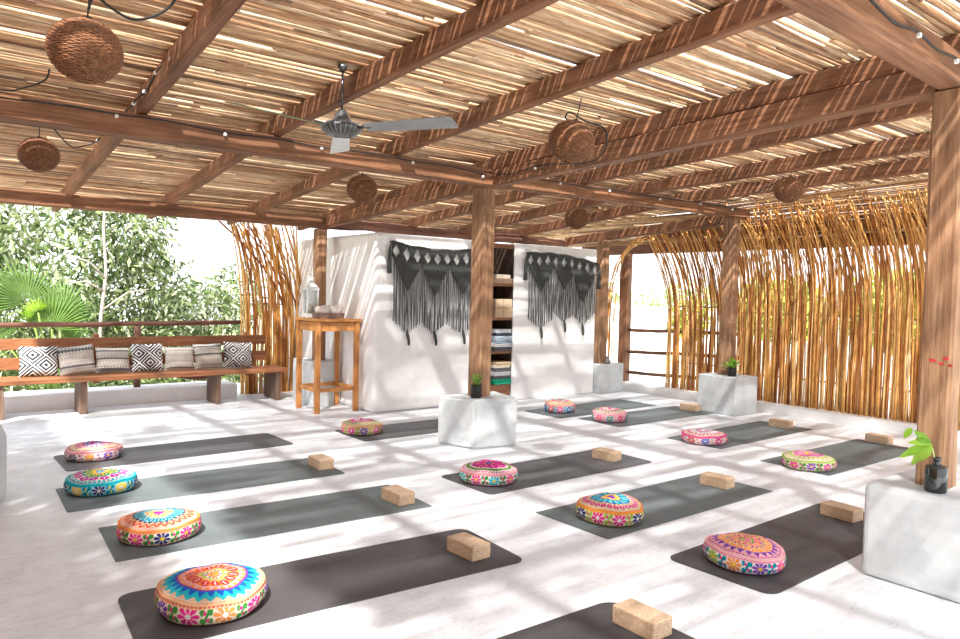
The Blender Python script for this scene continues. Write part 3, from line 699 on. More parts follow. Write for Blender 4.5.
# ------------------------------------------------------------------ embroidered cushions
PK = dict(pink=(.85, .03, .28), mag=(.62, .02, .35), org=(.90, .30, .07), red=(.70, .05, .05), teal=(.0, .26, .34), turq=(.02, .52, .60), blue=(.01, .12, .55), purp=(.22, .05, .42), green=(.05, .28, .05), lime=(.35, .52, .06), yel=(.90, .60, .05), cream=(.84, .74, .56), white=(.86, .83, .78), peach=(.88, .48, .27), rose=(.90, .45, .47), navy=(.02, .03, .18), sky=(.25, .62, .75), tan=(.80, .55, .32))
def cushion(label, x, y, R, H, band, bandfl, bandleaf, rings, topbase, ridge, seedv, hi, tilt=(0, 0), rz=0, squash=1.0):
    NA, NP = (384, 150) if hi else (224, 90)
    # profile: bottom, side wall, ridge, dome
    ctrl = [(0, 0), (.78, 0), (.90, .06), (.98, .24), (1.0, .44), (.975, .61), (.935, .705), (.90, .75), (.81, .83), (.66, .905), (.46, .96), (.24, .99), (0, 1.0)]
    cp = np.array([(a * R, b * H) for a, b in ctrl]); seg = np.r_[0, np.cumsum(np.linalg.norm(np.diff(cp, axis=0), axis=1))]
    s0 = seg[1]; s = np.r_[np.array([0, s0 * .6]), np.linspace(s0, seg[-1], NP - 2)]
    def sm(xs, k):
        v = np.interp(xs, seg, cp[:, k]); v1 = np.interp(np.clip(xs - .008, 0, seg[-1]), seg, cp[:, k]); v2 = np.interp(np.clip(xs + .008, 0, seg[-1]), seg, cp[:, k]); return (v + v1 + v2) / 3
    pr = sm(s, 0); pz = sm(s, 1); pr[-1] = 0.0005; pr[0] = 0.0005; pz[0] = 0
    th = np.linspace(0, 2 * PI, NA, endpoint=False)
    TH, RR = np.meshgrid(th, pr); _, ZZ = np.meshgrid(th, pz); _, SS = np.meshgrid(th, s)
    rn = np.random.default_rng(seedv)
    lump = 1 + .018 * np.sin(3 * TH + seedv) + .012 * np.sin(5 * TH + 2 * seedv)
    puff = .006 * np.sin(2 * TH + seedv) * (ZZ / H) + .004 * np.sin(7 * TH + seedv) * (RR / R) * (ZZ / H)
    X = RR * np.cos(TH) * lump; Y = RR * np.sin(TH) * lump * squash; Z = np.maximum(ZZ + puff * (ZZ > .01), 0)
    Z = Z * (1 + tilt[0] * X / R + tilt[1] * Y / R)
    c = np.zeros(X.shape + (3,)); c[:] = PK[topbase]
    def put(m, k): c[m] = PK[k] if isinstance(k, str) else k
    zr = ZZ / H; side = (SS >= s0 * .98) & (zr < .70) & (RR > .5 * R)
    rho = RR / R; top = ~side & (SS > s0) & (zr > .5)
    # --- side band
    put(side | (SS < s0), band)
    v = (zr - .10) / .56; NF = 10; A = TH / (2 * PI) * NF + .13 * seedv
    cell = np.floor(A).astype(int); fu = (A - cell - .5) * (2 * PI * R / NF) ; fv = (v - .5) * .56 * H * 1.05
    d = np.hypot(fu, fv); ph = np.arctan2(fv, fu); rf = .34 * H
    pet = d < rf * (.62 + .38 * np.abs(np.cos(ph * 4 + cell))); 
    for i, k in enumerate(bandfl): put(side & pet & (cell % len(bandfl) == i), k)
    put(side & (d < rf * .25), 'white' if seedv % 2 else 'yel')
    spoke = (d < rf * .85) & (d > rf * .3) & (np.abs(np.sin(ph * 4 + cell)) > .96); put(side & spoke, 'white')
    lu = fu - np.sign(fu) * (PI * R / NF); cv = fv - .35 * H * np.sin(lu * 55)
    put(side & (np.abs(lu) < .020) & (np.abs(cv) < .045 * H + .012 * np.cos(lu * 80)) , bandleaf)
    l2 = ((np.abs(lu) - .017) / .010) ** 2 + ((np.abs(fv) - .15 * H) / (.11 * H)) ** 2 < 1; put(side & l2, bandleaf)
    l3 = ((np.abs(lu) - .006) / .007) ** 2 + ((fv + .12 * H * np.sign(lu)) / (.07 * H)) ** 2 < 1; put(side & l3, bandfl[0])
    edge = side & (zr < .10); put(edge, ridge[1]); dots = (np.sin(TH * 90) > .2); put(edge & dots & (zr > .04), ridge[0])
    # --- ridge and top
    put(side & (zr > .60), ridge[0]); put(side & (zr > .635) & (zr < .67) & (np.sin(TH * 84) > -.1), ridge[1])
    put(top & (rho > .89), ridge[0]); put(top & (rho > .875) & (rho < .89), 'white' if ridge[0] != 'white' else 'pink')
    tt = top & (rho <= .88)
    put(tt, topbase)
    put(tt & (rho > .835) & (np.sin(TH * 64) * .5 + .5 > (rho - .835) / .045), ridge[1])
    stitch = tt & (np.sin(TH * 46 + np.floor(rho * 26) * 1.6) > .25) & (np.sin(rho * 163) > -.2); put(stitch, ridge[1])
    for (r0, r1, kind, nn, k1, k2) in rings:
        r0, r1 = r0 * 1.10, r1 * 1.10; m = tt & (rho >= r0) & (rho < r1); q = (rho - r0) / (r1 - r0); w = (TH * nn / (2 * PI) + seedv * .37) % 1.0; cc = np.abs(w - .5) * 2
        if kind == 'solid': put(m, k1)
        elif kind == 'tri': put(m, k2); put(m & (cc < 1 - q), k1)
        elif kind == 'triin': put(m, k2); put(m & (cc < q), k1)
        elif kind == 'petal': put(m, k2); put(m & (cc < np.sin(PI * np.clip(q, 0, 1)) ** .6 * .92), k1); put(m & (cc < .10) & (q > .2) & (q < .8), 'white')
        elif kind == 'dots': put(m, k2); put(m & ((cc * .9) ** 2 + (q * 2 - 1) ** 2 < .7), k1)
        elif kind == 'dash': put(m, k2); put(m & (cc < .55), k1)
        elif kind == 'zig': put(m, k2); put(m & (np.abs(q - cc) < .28), k1)
        elif kind == 'scal': put(m, k2); put(m & (q < .35 + .6 * (1 - cc ** 2)), k1)
    c *= .82; c += (rn.random(c.shape[:2] + (1,)) - .5) * .3 * c; c = np.clip(c, 0, 1)
    V = np.stack([X, Y, Z], -1).reshape(-1, 3); NPn = len(pr)
    i = np.arange(NPn - 1)[:, None] * NA; k = np.arange(NA)[None, :]; k2 = (k + 1) % NA
    F = np.stack([i + k, i + k2, i + NA + k2, i + NA + k], -1).reshape(-1, 4)
    root = empty('round_cushion', (x, y, .0062), rz); tag(root, label, 'cushion', 'round embroidered floor cushions')
    mesh_obj('cover', V, F, M_embroid, root, True, c.reshape(-1, 3))
    mb = MB(); lm = lambda a: (1 + .018 * math.sin(3 * a + seedv) + .012 * math.sin(5 * a + 2 * seedv))
    for zz, rad in ((.71, .938),):
        P = []
        for a in np.linspace(0, 2 * PI, 97):
            r_ = rad * R * lm(a); px, py = r_ * math.cos(a), r_ * math.sin(a) * squash
            P.append((px, py, (zz * H + .006 * math.sin(2 * a + seedv) * zz + .004 * math.sin(7 * a + seedv) * rad * zz) * (1 + tilt[0] * px / R + tilt[1] * py / R)))
        mb.tube(P, .0042, 6, tuple(PK[ridge[0]]), cap=False)
    mb.build('piping', M_embroid, root, True, True)
    return root
R0 = lambda a, b, c_, d_, e, f: [(.0, .11, 'solid', 1, a, a), (.11, .16, 'dash', 14, b, 'cream'), (.16, .29, 'petal', 12, c_, 'cream'), (.29, .34, 'dots', 26, b, 'white'), (.34, .52, 'petal', 18, d_, e), (.52, .57, 'dash', 44, a, 'white'), (.57, .72, 'tri', 26, f, 'cream'), (.72, .76, 'solid', 1, 'tan', 'tan')]
cushion('embroidered cushion with blue zigzag ring and orange centre, left foreground', 1.02, 3.20, .236, .142, 'cream', ['pink', 'purp', 'pink', 'org'], 'green',
  [(0, .12, 'solid', 1, 'org', 'org'), (.12, .16, 'dash', 14, 'purp', 'white'), (.16, .24, 'tri', 12, 'lime', 'peach'), (.24, .44, 'petal', 14, 'red', 'org'), (.44, .54, 'tri', 26, 'rose', 'org'), (.54, .575, 'solid', 1, 'purp', 'purp'), (.575, .72, 'tri', 26, 'blue', 'turq'), (.72, .80, 'tri', 26, 'turq', 'tan')], 'tan', ('peach', 'red'), 1, True, (-.05, .06))
cushion('orange embroidered cushion with teal ring, second from front in left column', 1.065, 4.285, .222, .130, 'cream', ['pink', 'navy', 'pink'], 'green',
  [(0, .12, 'petal', 6, 'pink', 'mag'), (.12, .22, 'petal', 10, 'lime', 'peach'), (.22, .30, 'dots', 18, 'org', 'cream'), (.30, .52, 'petal', 18, 'teal', 'sky'), (.52, .60, 'tri', 30, 'navy', 'peach'), (.60, .74, 'zig', 26, 'red', 'peach')], 'peach', ('org', 'rose'), 2, True)
cushion('turquoise embroidered cushion with yellow and navy flowers, left column', 0.985, 5.47, .228, .125, 'sky', ['yel', 'navy'], 'teal',
  [(0, .12, 'petal', 6, 'sky', 'blue'), (.12, .22, 'petal', 10, 'yel', 'org'), (.22, .42, 'petal', 12, 'green', 'yel'), (.42, .47, 'solid', 1, 'teal', 'teal'), (.47, .68, 'petal', 14, 'mag', 'cream'), (.68, .75, 'dash', 40, 'turq', 'white')], 'white', ('turq', 'teal'), 3, True)
cushion('pink and white embroidered cushion farthest back in the left column', 1.12, 6.52, .215, .118, 'white', ['navy', 'org', 'purp'], 'rose',
  R0('pink', 'purp', 'blue', 'rose', 'pink', 'peach'), 'rose', ('rose', 'red'), 4, False)
cushion('embroidered cushion with lime ring at the foot of the white wall', 3.475, 6.34, .208, .13, 'cream', ['pink', 'purp', 'pink'], 'lime',
  R0('pink', 'blue', 'rose', 'pink', 'rose', 'lime'), 'cream', ('peach', 'lime'), 5, False)
cushion('white cushion with magenta top and turquoise flowers before the middle pedestal', 3.40, 4.22, .222, .130, 'white', ['pink', 'turq'], 'green',
  [(0, .12, 'solid', 1, 'blue', 'blue'), (.12, .2, 'dots', 12, 'org', 'pink'), (.2, .5, 'petal', 12, 'pink', 'mag'), (.5, .56, 'tri', 20, 'pink', 'white'), (.60, .70, 'dots', 30, 'green', 'lime')], 'white', ('rose', 'pink'), 6, True)
cushion('orange edged cushion with turquoise ring on the centre right mat', 3.475, 3.07, .215, .135, 'cream', ['pink', 'pink', 'navy'], 'lime',
  [(0, .12, 'solid', 1, 'purp', 'purp'), (.12, .26, 'petal', 10, 'yel', 'org'), (.26, .52, 'petal', 16, 'turq', 'blue'), (.52, .60, 'dash', 30, 'cream', 'org'), (.60, .76, 'petal', 26, 'pink', 'cream')], 'cream', ('org', 'yel'), 7, True)
cushion('purple and orange embroidered cushion on the right foreground mat', 3.505, 2.135, .212, .125, 'white', ['pink', 'lime', 'org', 'purp'], 'teal',
  [(0, .13, 'petal', 6, 'pink', 'lime'), (.13, .2, 'dots', 14, 'green', 'peach'), (.2, .34, 'petal', 12, 'org', 'mag'), (.34, .44, 'zig', 22, 'purp', 'yel'), (.44, .60, 'petal', 20, 'org', 'peach'), (.60, .76, 'tri', 24, 'purp', 'rose')], 'rose', ('rose', 'mag'), 8, True, (-.05, .08))
cushion('blue embroidered cushion on the farthest right-hand mat', 6.13, 6.27, .19, .145, 'turq', ['red', 'pink', 'blue'], 'sky',
  R0('red', 'blue', 'lime', 'pink', 'cream', 'yel'), 'cream', ('peach', 'pink'), 9, False)
cushion('white and pink cushion on the mat behind, right of the blue cushion', 6.21, 5.54, .205, .14, 'white', ['pink', 'teal'], 'rose',
  R0('pink', 'lime', 'rose', 'pink', 'white', 'green'), 'white', ('rose', 'pink'), 10, False)
cushion('flattened pink and red cushion in the right column behind the yellowish one', 6.12, 4.22, .222, .115, 'rose', ['red', 'blue', 'pink'], 'white',
  R0('white', 'blue', 'pink', 'white', 'rose', 'pink'), 'rose', ('pink', 'white'), 11, False)
cushion('yellowish flattened cushion with magenta top in the right column', 5.99, 3.09, .218, .118, 'cream', ['pink', 'purp', 'mag'], 'green',
  R0('yel', 'pink', 'pink', 'mag', 'rose', 'lime'), 'cream', ('lime', 'cream'), 12, False)

# ------------------------------------------------------------------ basket lamps
def make_lamp():
    root = empty('basket_lamp')
    mb = MB(); R = .155; kz = .90; N = 80
    zs = np.linspace(-.97, .94, 38)
    for i, q in enumerate(zs):
        r = R * math.sqrt(max(0, 1 - q * q)); pts = []
        for k in range(N + 1):
            a = 2 * PI * k / N; w = .0028 * math.cos(a * 18 + (i % 2) * PI)
            pts.append(((r + w) * math.cos(a), (r + w) * math.sin(a), q * R * kz + .0015 * math.sin(a * 5 + i)))
        mb.tube(pts, .0036, 4, cap=False)
    mb.build('woven_shade', M_wicker, root, True)
    rb = MB()
    for k in range(36):
        a = 2 * PI * k / 36
        rb.tube([(R * .985 * math.cos(p) * math.cos(a), R * .985 * math.cos(p) * math.sin(a), R * kz * math.sin(p)) for p in np.linspace(-1.42, 1.32, 15)], .0028, 4, cap=False)
    rb.build('ribs', M_wicker_in, root, True)
    cp = MB(); cp.lathe([(.0, .150), (.018, .150), (.024, .130), (.045, .128), (.03, .134)], 16); cp.build('cap', M_black, root, True)
    return root
lamp0 = make_lamp()
def clone(o, loc, rot, sc=1):
    r = o.copy(); C.objects.link(r); r.location = loc; r.rotation_euler = rot; r.scale = (sc, sc, sc)
    for ch in o.children: c_ = ch.copy(); C.objects.link(c_); c_.parent = r
    return r
LP = [((.515, 3.22, 2.33), (.10, .04, 0), .86, 'large round wicker basket lamp at the upper left'), ((.69, 6.18, 2.35), (0, .04, 1), .87, 'round wicker basket lamp at the left edge above the bench'),
 ((3.43, 6.35, 2.415), (.05, 0, 2), .95, 'wicker basket lamp hanging just below the fan, left of the middle post'), ((3.42, 3.46, 2.44), (.12, .16, 0), .97, 'round wicker basket lamp right of the fan with looped cable'),
 ((6.75, 6.69, 2.425), (0, .1, 1), 1.0, 'small far wicker basket lamp above the right macrame'), ((6.30, 3.54, 2.435), (.1, -.1, 2), .83, 'wicker basket lamp in front of the top of the right cane screen')]
for i, (l, r_, s_, lab) in enumerate(LP):
    o = lamp0 if i == 0 else clone(lamp0, l, r_, s_)
    o.location = l; o.rotation_euler = r_; o.scale = (s_, s_, s_); tag(o, lab, 'lamp', 'wicker basket lamps under the roof')
    mb = MB(); x0, y0, z0 = l; ztop = zb(y0) + RH
    up_ = Matrix.Rotation(0, 3, 'X')
    mb.tube([(0, 0, .148), (.003, 0, (ztop - z0) / s_ * .6), (0, 0, (ztop - z0) / s_ + .0)], .0035, 6); c_ = mb.build('hanging_cord', M_black, o, True)
    c_.rotation_euler = (0, 0, 0)

# ------------------------------------------------------------------ ceiling fan
fx, fy, fz = 1.925, 3.82, 2.345
M_fan = simple('grey_fan_metal', (.30, .31, .31), .4, .55, n=5, amt=.15); M_fand = simple('dark_fan_metal', (.10, .10, .10), .35, .6, n=9, amt=.3)
root = empty('ceiling_fan', (fx, fy, fz)); tag(root, 'grey three-blade ceiling fan hanging from the second rafter', 'fan')
mb = MB(); mb.lathe([(.0, -.040), (.05, -.038), (.085, -.026), (.112, -.006), (.118, .012), (.10, .024), (.066, .034), (.045, .065), (.028, .10), (.016, .112), (0, .112)], 32); mb.build('motor', M_fand, root, True)
mb = MB()
for k in range(24):
    a = 2 * PI * k / 24; mb.tube([(r * math.cos(a), r * math.sin(a), z) for r, z in ((.066, .037), (.10, .027), (.12, .012), (.112, -.010), (.085, -.030), (.05, -.042))], .0025, 4)
mb.build('motor_grille', M_fan, root, True)
mb = MB(); mb.tube([(0, 0, .11), (0, 0, .20), (0, 0, zb(fy) + RH - fz - .015)], .007, 8); mb.build('rod', M_fand, root, True)
mb = MB(); mb.lathe([(0.0, 0), (.02, 0), (.03, .03), (.0, .032)], 14, (0, 0, zb(fy) + RH - fz - .04)); mb.build('hanger', M_fand, root, True)
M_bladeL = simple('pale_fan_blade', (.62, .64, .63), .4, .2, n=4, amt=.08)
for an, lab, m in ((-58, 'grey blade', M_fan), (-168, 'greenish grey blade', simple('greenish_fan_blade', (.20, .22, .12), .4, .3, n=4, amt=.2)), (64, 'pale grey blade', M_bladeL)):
    mb = MB(); ca, sa = math.cos(math.radians(an)), math.sin(math.radians(an)); pit = math.radians(-13)
    xs = [(.155, .042), (.20, .050), (.45, .060), (.69, .066), (.705, .058)]; V = []; F = []
    for (r, w) in xs:
        for s_, t in ((-1, -1), (1, -1), (1, 1), (-1, 1)):
            yy, zz = s_ * w * math.cos(pit), s_ * w * math.sin(pit) + t * .0025; V.append((r * ca - yy * sa, r * sa + yy * ca, zz + .0))
    for i in range(len(xs) - 1):
        for k in range(4): F.append((i * 4 + k, i * 4 + (k + 1) % 4, (i + 1) * 4 + (k + 1) % 4, (i + 1) * 4 + k))
    F += [(3, 2, 1, 0), tuple((len(xs) - 1) * 4 + k for k in range(4))]
    mb.add(V, F); b_ = mb.build('blade', m, root); b_['label'] = lab
    mb = MB(); mb.tube([(r * ca, r * sa, z) for r, z in ((.09, .0), (.13, .004), (.19, .006))], [.012, .010, .012], 6); mb.build('blade_bracket', M_fand, b_, True)

# ------------------------------------------------------------------ cables with clips
def cable(label, pts, clips=(), r=.0055, cat='cable'):
    root = empty('power_cable', pts[0]); inv = Vector(pts[0]); tag(root, label, cat)
    P = [Vector(p) for p in pts]; out = []
    for i in range(len(P) - 1):     # catmull-rom
        a = P[max(i - 1, 0)]; b = P[i]; c = P[i + 1]; d = P[min(i + 2, len(P) - 1)]
        for k in range(6):
            t = k / 6; out.append(.5 * ((2 * b) + (c - a) * t + (2 * a - 5 * b + 4 * c - d) * t * t + (3 * b - a - 3 * c + d) * t ** 3) - inv)
    out.append(P[-1] - inv)
    mb = MB(); mb.tube(out, r, 6); mb.build('wire', M_black, root, True)
    for c_ in clips:
        mb = MB(); mb.box(tuple(Vector(c_) - inv), (.02, .02, .02), bev=.003); mb.build('clip', M_clip, root)
    return root
yb_ = 5.13
cable('black cable clipped along the top of the long beam', [(.0, yb_, 2.525), (.38, yb_, 2.50), (.68, yb_, 2.512), (1.0, yb_, 2.508), (1.3, yb_, 2.515), (1.69, yb_, 2.498), (2.09, yb_, 2.51), (2.42, yb_, 2.50), (2.9, yb_, 2.512), (3.24, yb_, 2.50), (3.6, yb_, 2.506), (4.02, yb_ , 2.475)],
      [(1.0, yb_, 2.495), (1.69, yb_, 2.485), (2.42, yb_, 2.488), (3.24, yb_, 2.488), (3.98, yb_, 2.462)])
cable('black cable clipped along the beam right of the middle post', [(4.35, 5.125, 2.49), (4.93, 5.125, 2.52), (5.3, 5.125, 2.505), (5.64, 5.125, 2.525), (6.46, 5.125, 2.52), (7.2, 5.125, 2.535), (7.95, 5.125, 2.53)],
      [(4.93, 5.125, 2.505), (5.64, 5.125, 2.51), (6.46, 5.125, 2.505), (7.2, 5.125, 2.52), (7.85, 5.125, 2.515)])
xr = 1.075
cable('black cable running down the side of the first rafter', [(xr - .005, 3.93, 2.70), (xr, 4.05, 2.66), (xr + .005, 4.2, 2.63), (xr + .008, 4.45, 2.655), (xr + .015, 4.75, 2.60), (xr + .018, 5.0, 2.60), (xr + .0, 5.09, 2.56), (xr - .03, 5.10, 2.525)],
      [(xr + .0, 4.15, 2.64), (xr + .008, 4.50, 2.645), (xr + .014, 4.80, 2.60), (xr + .01, 5.07, 2.58)])
cable('looped black cable from the large basket lamp', [(.525, 3.22, 2.49), (.535, 3.21, 2.53), (.56, 3.22, 2.545), (.62, 3.24, 2.52), (.70, 3.27, 2.51), (.78, 3.24, 2.54), (.84, 3.22, 2.60), (.87, 3.22, 2.69)])
cable('black cable hanging from the roof at the left edge', [(.30, 5.45, 2.615), (.395, 5.38, 2.60), (.45, 5.35, 2.597), (.49, 5.27, 2.60), (.58, 4.96, 2.60), (.60, 4.90, 2.66)])
cable('drooping black cable from the lamp above the bench to its rafter', [(.76, 6.26, 2.62), (.82, 6.30, 2.55), (.93, 6.40, 2.475), (1.03, 6.42, 2.50), (1.10, 6.40, 2.535), (1.125, 6.37, 2.57)], [(1.11, 6.40, 2.545)])
cable('black cable from the middle post looping round the basket lamp', [(4.08, 5.11, 2.495), (4.085, 4.87, 2.465), (4.085, 4.55, 2.492), (4.07, 4.25, 2.475), (3.95, 3.90, 2.42), (3.78, 3.55, 2.39), (3.70, 3.40, 2.46), (3.66, 3.40, 2.56), (3.58, 3.48, 2.60), (3.46, 3.52, 2.65), (3.40, 3.50, 2.60), (3.43, 3.47, 2.57)], [(4.085, 4.55, 2.478)])
cable('black cable from the basket lamp to the beam by the right screen', [(7.9, 5.11, 2.55), (7.2, 4.9, 2.50), (6.8, 4.4, 2.47), (6.45, 3.85, 2.50), (6.32, 3.6, 2.56)])
yR = lambda x: 1.291 + (x + .15) * .0398 - .077
cable('black cable on the heavy upper right beam', [(x, yR(x), z) for x, z in ((1.8, 2.61), (2.3, 2.575), (2.8, 2.605), (3.15, 2.57), (3.4, 2.595), (3.65, 2.575), (3.90, 2.59), (4.2, 2.56))], [(x, yR(x) - .002, z) for x, z in ((2.82, 2.595), (3.42, 2.582), (3.90, 2.578))])

# ------------------------------------------------------------------ potted plants
def blade(mb, base, dirv, L, W, droop, col, n=8, lobe=0, face=(0, 0, 1)):
    d = Vector(dirv).normalized(); side = d.cross(Vector(face))
    side = side.normalized() if side.length > 1e-3 else Vector((1, 0, 0)); nrm = side.cross(d)
    V = []; F = []
    for i in range(n + 1):
        t = i / n; w = W * (math.sin(PI * min(1, t * .93 + .07)) ** .75) * (1 + lobe * math.sin(t * 14)); c = Vector(base) + d * L * t + Vector((0, 0, -droop * t * t))
        V += [c - side * w / 2 + nrm * .12 * w, c, c + side * w / 2 + nrm * .12 * w]
    for i in range(n):
        F += [(3 * i, 3 * i + 1, 3 * i + 4, 3 * i + 3), (3 * i + 1, 3 * i + 2, 3 * i + 5, 3 * i + 4)]
    mb.add(V, F, col)
M_pot = simple('black_pot', (.022, .022, .022), .4, n=20, amt=.4)
def potted(nm, label, x, y, z, pr_, ph_, leaves, L, W, cols, spread, seedv):
    rnd = random.Random(seedv); root = empty(nm, (x, y, z)); tag(root, label, 'plant')
    mb = MB(); mb.lathe([(0, 0), (pr_ * .9, 0), (pr_, .01), (pr_, ph_ - .01), (pr_ * .96, ph_), (pr_ * .86, ph_), (pr_ * .84, ph_ - .015), (0, ph_ - .015)], 24); mb.build('pot', M_pot, root, True)
    mb = MB()
    for i in range(leaves):
        a = i * 2.4 + rnd.uniform(-.3, .3); e = rnd.uniform(*spread)
        blade(mb, (rnd.uniform(-.01, .01), rnd.uniform(-.01, .01), ph_ - .015), (math.cos(a) * math.cos(e), math.sin(a) * math.cos(e), math.sin(e)), L * rnd.uniform(.7, 1.1), W, L * .18, rnd.choice(cols))
    mb.build('foliage', M_leaf, root, True, True)
potted('potted_plant', 'small green plant in a black pot on the middle pedestal', 4.045, 5.235, .456, .052, .118, 16, .16, .040, [(.42, .62, .16), (.30, .50, .10), (.60, .75, .35)], (.7, 1.45), 3)
potted('potted_plant', 'bright green plant in a small dark pot before the right screen', 7.93, 5.10, .47, .052, .11, 30, .17, .035, [(.25, .55, .05), (.38, .68, .10), (.18, .42, .04)], (-.05, 1.35), 5)
vr = empty('vase', (8.03, 7.235, .422)); tag(vr, 'small grey vase on the low pedestal at the wall end', 'vase')
mb = MB(); mb.lathe([(0, 0), (.04, 0), (.05, .02), (.048, .05), (.026, .075), (.022, .10), (.03, .11), (.022, .11), (.015, .09), (0, .09)], 20); mb.build('vase_body', simple('grey_ceramic', (.23, .20, .17), .5), vr, True)
# glass bottle with leaves at the nearest post
M_bot, _nt, _b = nodes('dark_bottle_glass'); _b.inputs['Base Color'].default_value = (.015, .02, .02, 1); _b.inputs['Roughness'].default_value = .06; _b.inputs['Specular IOR Level'].default_value = .8; _b.inputs['Transmission Weight'].default_value = .15
root = empty('bottle_vase', (3.985, 1.405, .49)); tag(root, 'dark glass bottle holding lobed green leaves beside the nearest post', 'vase')
mb = MB(); mb.lathe([(0, .003), (.046, 0), (.050, .008), (.050, .120), (.045, .130), (.022, .136), (.015, .142), (.015, .158), (.020, .160), (.020, .172), (.013, .172), (.012, .14), (0, .138)], 32); mb.build('bottle', M_bot, root, True)
lf = MB(); st = MB()
img_left = Vector((-.615, .79, 0)) * -1   # along the view's left
Lf = Vector((-.79, .613, 0)); Up = Vector((0, 0, 1)); tip = Vector((-.01, .01, .175))
hub = tip + Lf * .022 + Up * .065
st.tube([(0, 0, .13), tuple(tip), tuple(tip + Lf * .008 + Up * .035), tuple(hub)], .0035, 6); st.build('stem', simple('green_stem', (.42, .55, .18), .5), root, True)
g = [(.27, .50, .045), (.36, .58, .08), (.20, .40, .04)]
for (a, b_, L, W, dr, k, fz_) in ((1.0, .70, .125, .036, .0, 2, .3), (1.0, .12, .125, .036, .01, 1, .5), (1.0, -.42, .165, .040, .012, 0, .2), (.72, -.80, .150, .046, .0, 1, .5), (.42, -.75, .10, .048, 0, 1, .8), (1.0, .35, .085, .03, 0, 2, -.2)):
    blade(lf, hub, Lf * a + Up * b_ + Vector((-.1, -.1, 0)) * k, L, W, dr, g[k], lobe=.10, face=(-.94, -.33, fz_))
blade(lf, hub + Lf * .095 + Up * .072, Lf * 1.0 - Up * 1.1, .055, .032, .01, g[0], face=(-.94, -.33, .4))
lf.build('foliage', M_leaf, root, True, True)

# ------------------------------------------------------------------ greenery outside
def crown_mesh(mb, centers, n, ll, lw, cols, rnd, droop=.55):
    tot = sum(c[3] * c[4] * c[5] for c in centers) ; V = []; F = []; CC = []
    for c in centers:
        k = int(n * c[3] * c[4] * c[5] / tot)
        u = rnd.normal(size=(k, 3)); u /= np.linalg.norm(u, axis=1)[:, None]
        rad = rnd.random(k) ** .33 * (.72 + .28 * rnd.random(k)); P = np.array(c[:3]) + u * rad[:, None] * np.array(c[3:6])
        d = rnd.normal(size=(k, 3)) * .7 + u * .5; d[:, 2] -= droop; d /= np.linalg.norm(d, axis=1)[:, None]
        s = np.cross(d, rnd.normal(size=(k, 3))); s /= np.linalg.norm(s, axis=1)[:, None]
        L = ll * rnd.uniform(.6, 1.2, k)[:, None]; W = lw * rnd.uniform(.7, 1.2, k)[:, None]
        q = np.stack([P, P + d * L * .45 + s * W / 2, P + d * L, P + d * L * .45 - s * W / 2], 1)
        col = np.array(cols)[rnd.integers(0, len(cols), k)] * rnd.uniform(.75, 1.2, k)[:, None]
        V.append(q.reshape(-1, 3)); CC.append(np.repeat(col, 4, 0))
    V = np.vstack(V); CC = np.vstack(CC); F = np.arange(len(V)).reshape(-1, 4); return V, F, np.clip(CC, 0, 1)
GC = [(.17, .24, .07), (.26, .32, .13), (.38, .42, .22), (.09, .14, .045), (.52, .54, .38)]
def tree(label, base, centers, n, ll, lw, cols, seedv, trunk, group='trees beyond the terrace'):
    rnd = np.random.default_rng(seedv); root = empty('tree', base); b = np.array(base); tag(root, label, 'tree', group)
    V, F, CC = crown_mesh(None, centers, n, ll, lw, cols, rnd); mesh_obj('foliage', V - b, F, M_leaf, root, False, CC)
    mb = MB()
    for pts, r0, r1 in trunk: mb.tube([tuple(np.array(p) - b) for p in pts], list(np.linspace(r0, r1, len(pts))), 8)
    mb.build('trunk', M_bark, root, True)
tree('broad leafy green tree behind the left end of the bench', (1.0, 13.5, -3), [(.2, 13.6, 2.1, 1.5, 1.0, 1.6), (1.3, 13.4, 1.2, 1.4, 1.0, 1.5), (.2, 13.0, -.2, 1.6, .9, 1.2), (-1.2, 13.6, 1.0, 1.2, 1, 1.8)], 9000, .20, .055, GC, 11, [([(1, 13.6, -3), (.9, 13.6, 0), (.6, 13.6, 2)], .14, .06)])
tree('dense green tree with a pale slender trunk behind the railing', (2.35, 12.6, -3), [(2.75, 13.6, 2.35, .95, .9, 1.0), (3.0, 13.8, 1.2, 1.2, .9, 1.1), (2.4, 13.8, 3.2, 1.0, .9, .7), (2.3, 13.8, .1, 1.6, .8, .8), (3.0, 13.6, 0.3, .9, .8, .9)], 8500, .20, .055, GC, 12,
     [([(2.30, 12.5, -3), (2.20, 12.5, .0), (2.23, 12.5, .9), (2.30, 12.5, 1.6), (2.26, 12.5, 2.3), (2.30, 12.5, 3.0)], .034, .016), ([(2.29, 12.5, 1.5), (2.05, 12.4, 1.75), (1.75, 12.4, 1.85)], .022, .008), ([(2.28, 12.5, 1.3), (2.0, 12.4, 1.45), (1.7, 12.4, 1.4)], .018, .007), ([(2.24, 12.5, 1.0), (2.6, 12.4, 1.3), (2.9, 12.4, 1.35)], .018, .007), ([(2.22, 12.5, .55), (1.95, 12.4, .9), (1.7, 12.4, 1.0)], .016, .006), ([(2.24, 12.5, .8), (2.0, 12.4, .8), (1.8, 12.4, .7)], .012, .006)])
tree('lower bushy tree right of the pale trunk, below the open sky', (4.6, 15, -3), [(4.55, 15, .7, 1.1, .9, 1.0), (5.3, 15.3, 1.2, .7, .8, .9), (4.6, 15, -.6, 1.4, .9, 1.0), (3.9, 14.8, .3, .8, .8, .9)], 5200, .20, .055, GC, 13, [([(4.6, 15.2, -3), (4.6, 15.2, 0), (4.7, 15.2, 1)], .1, .04)])
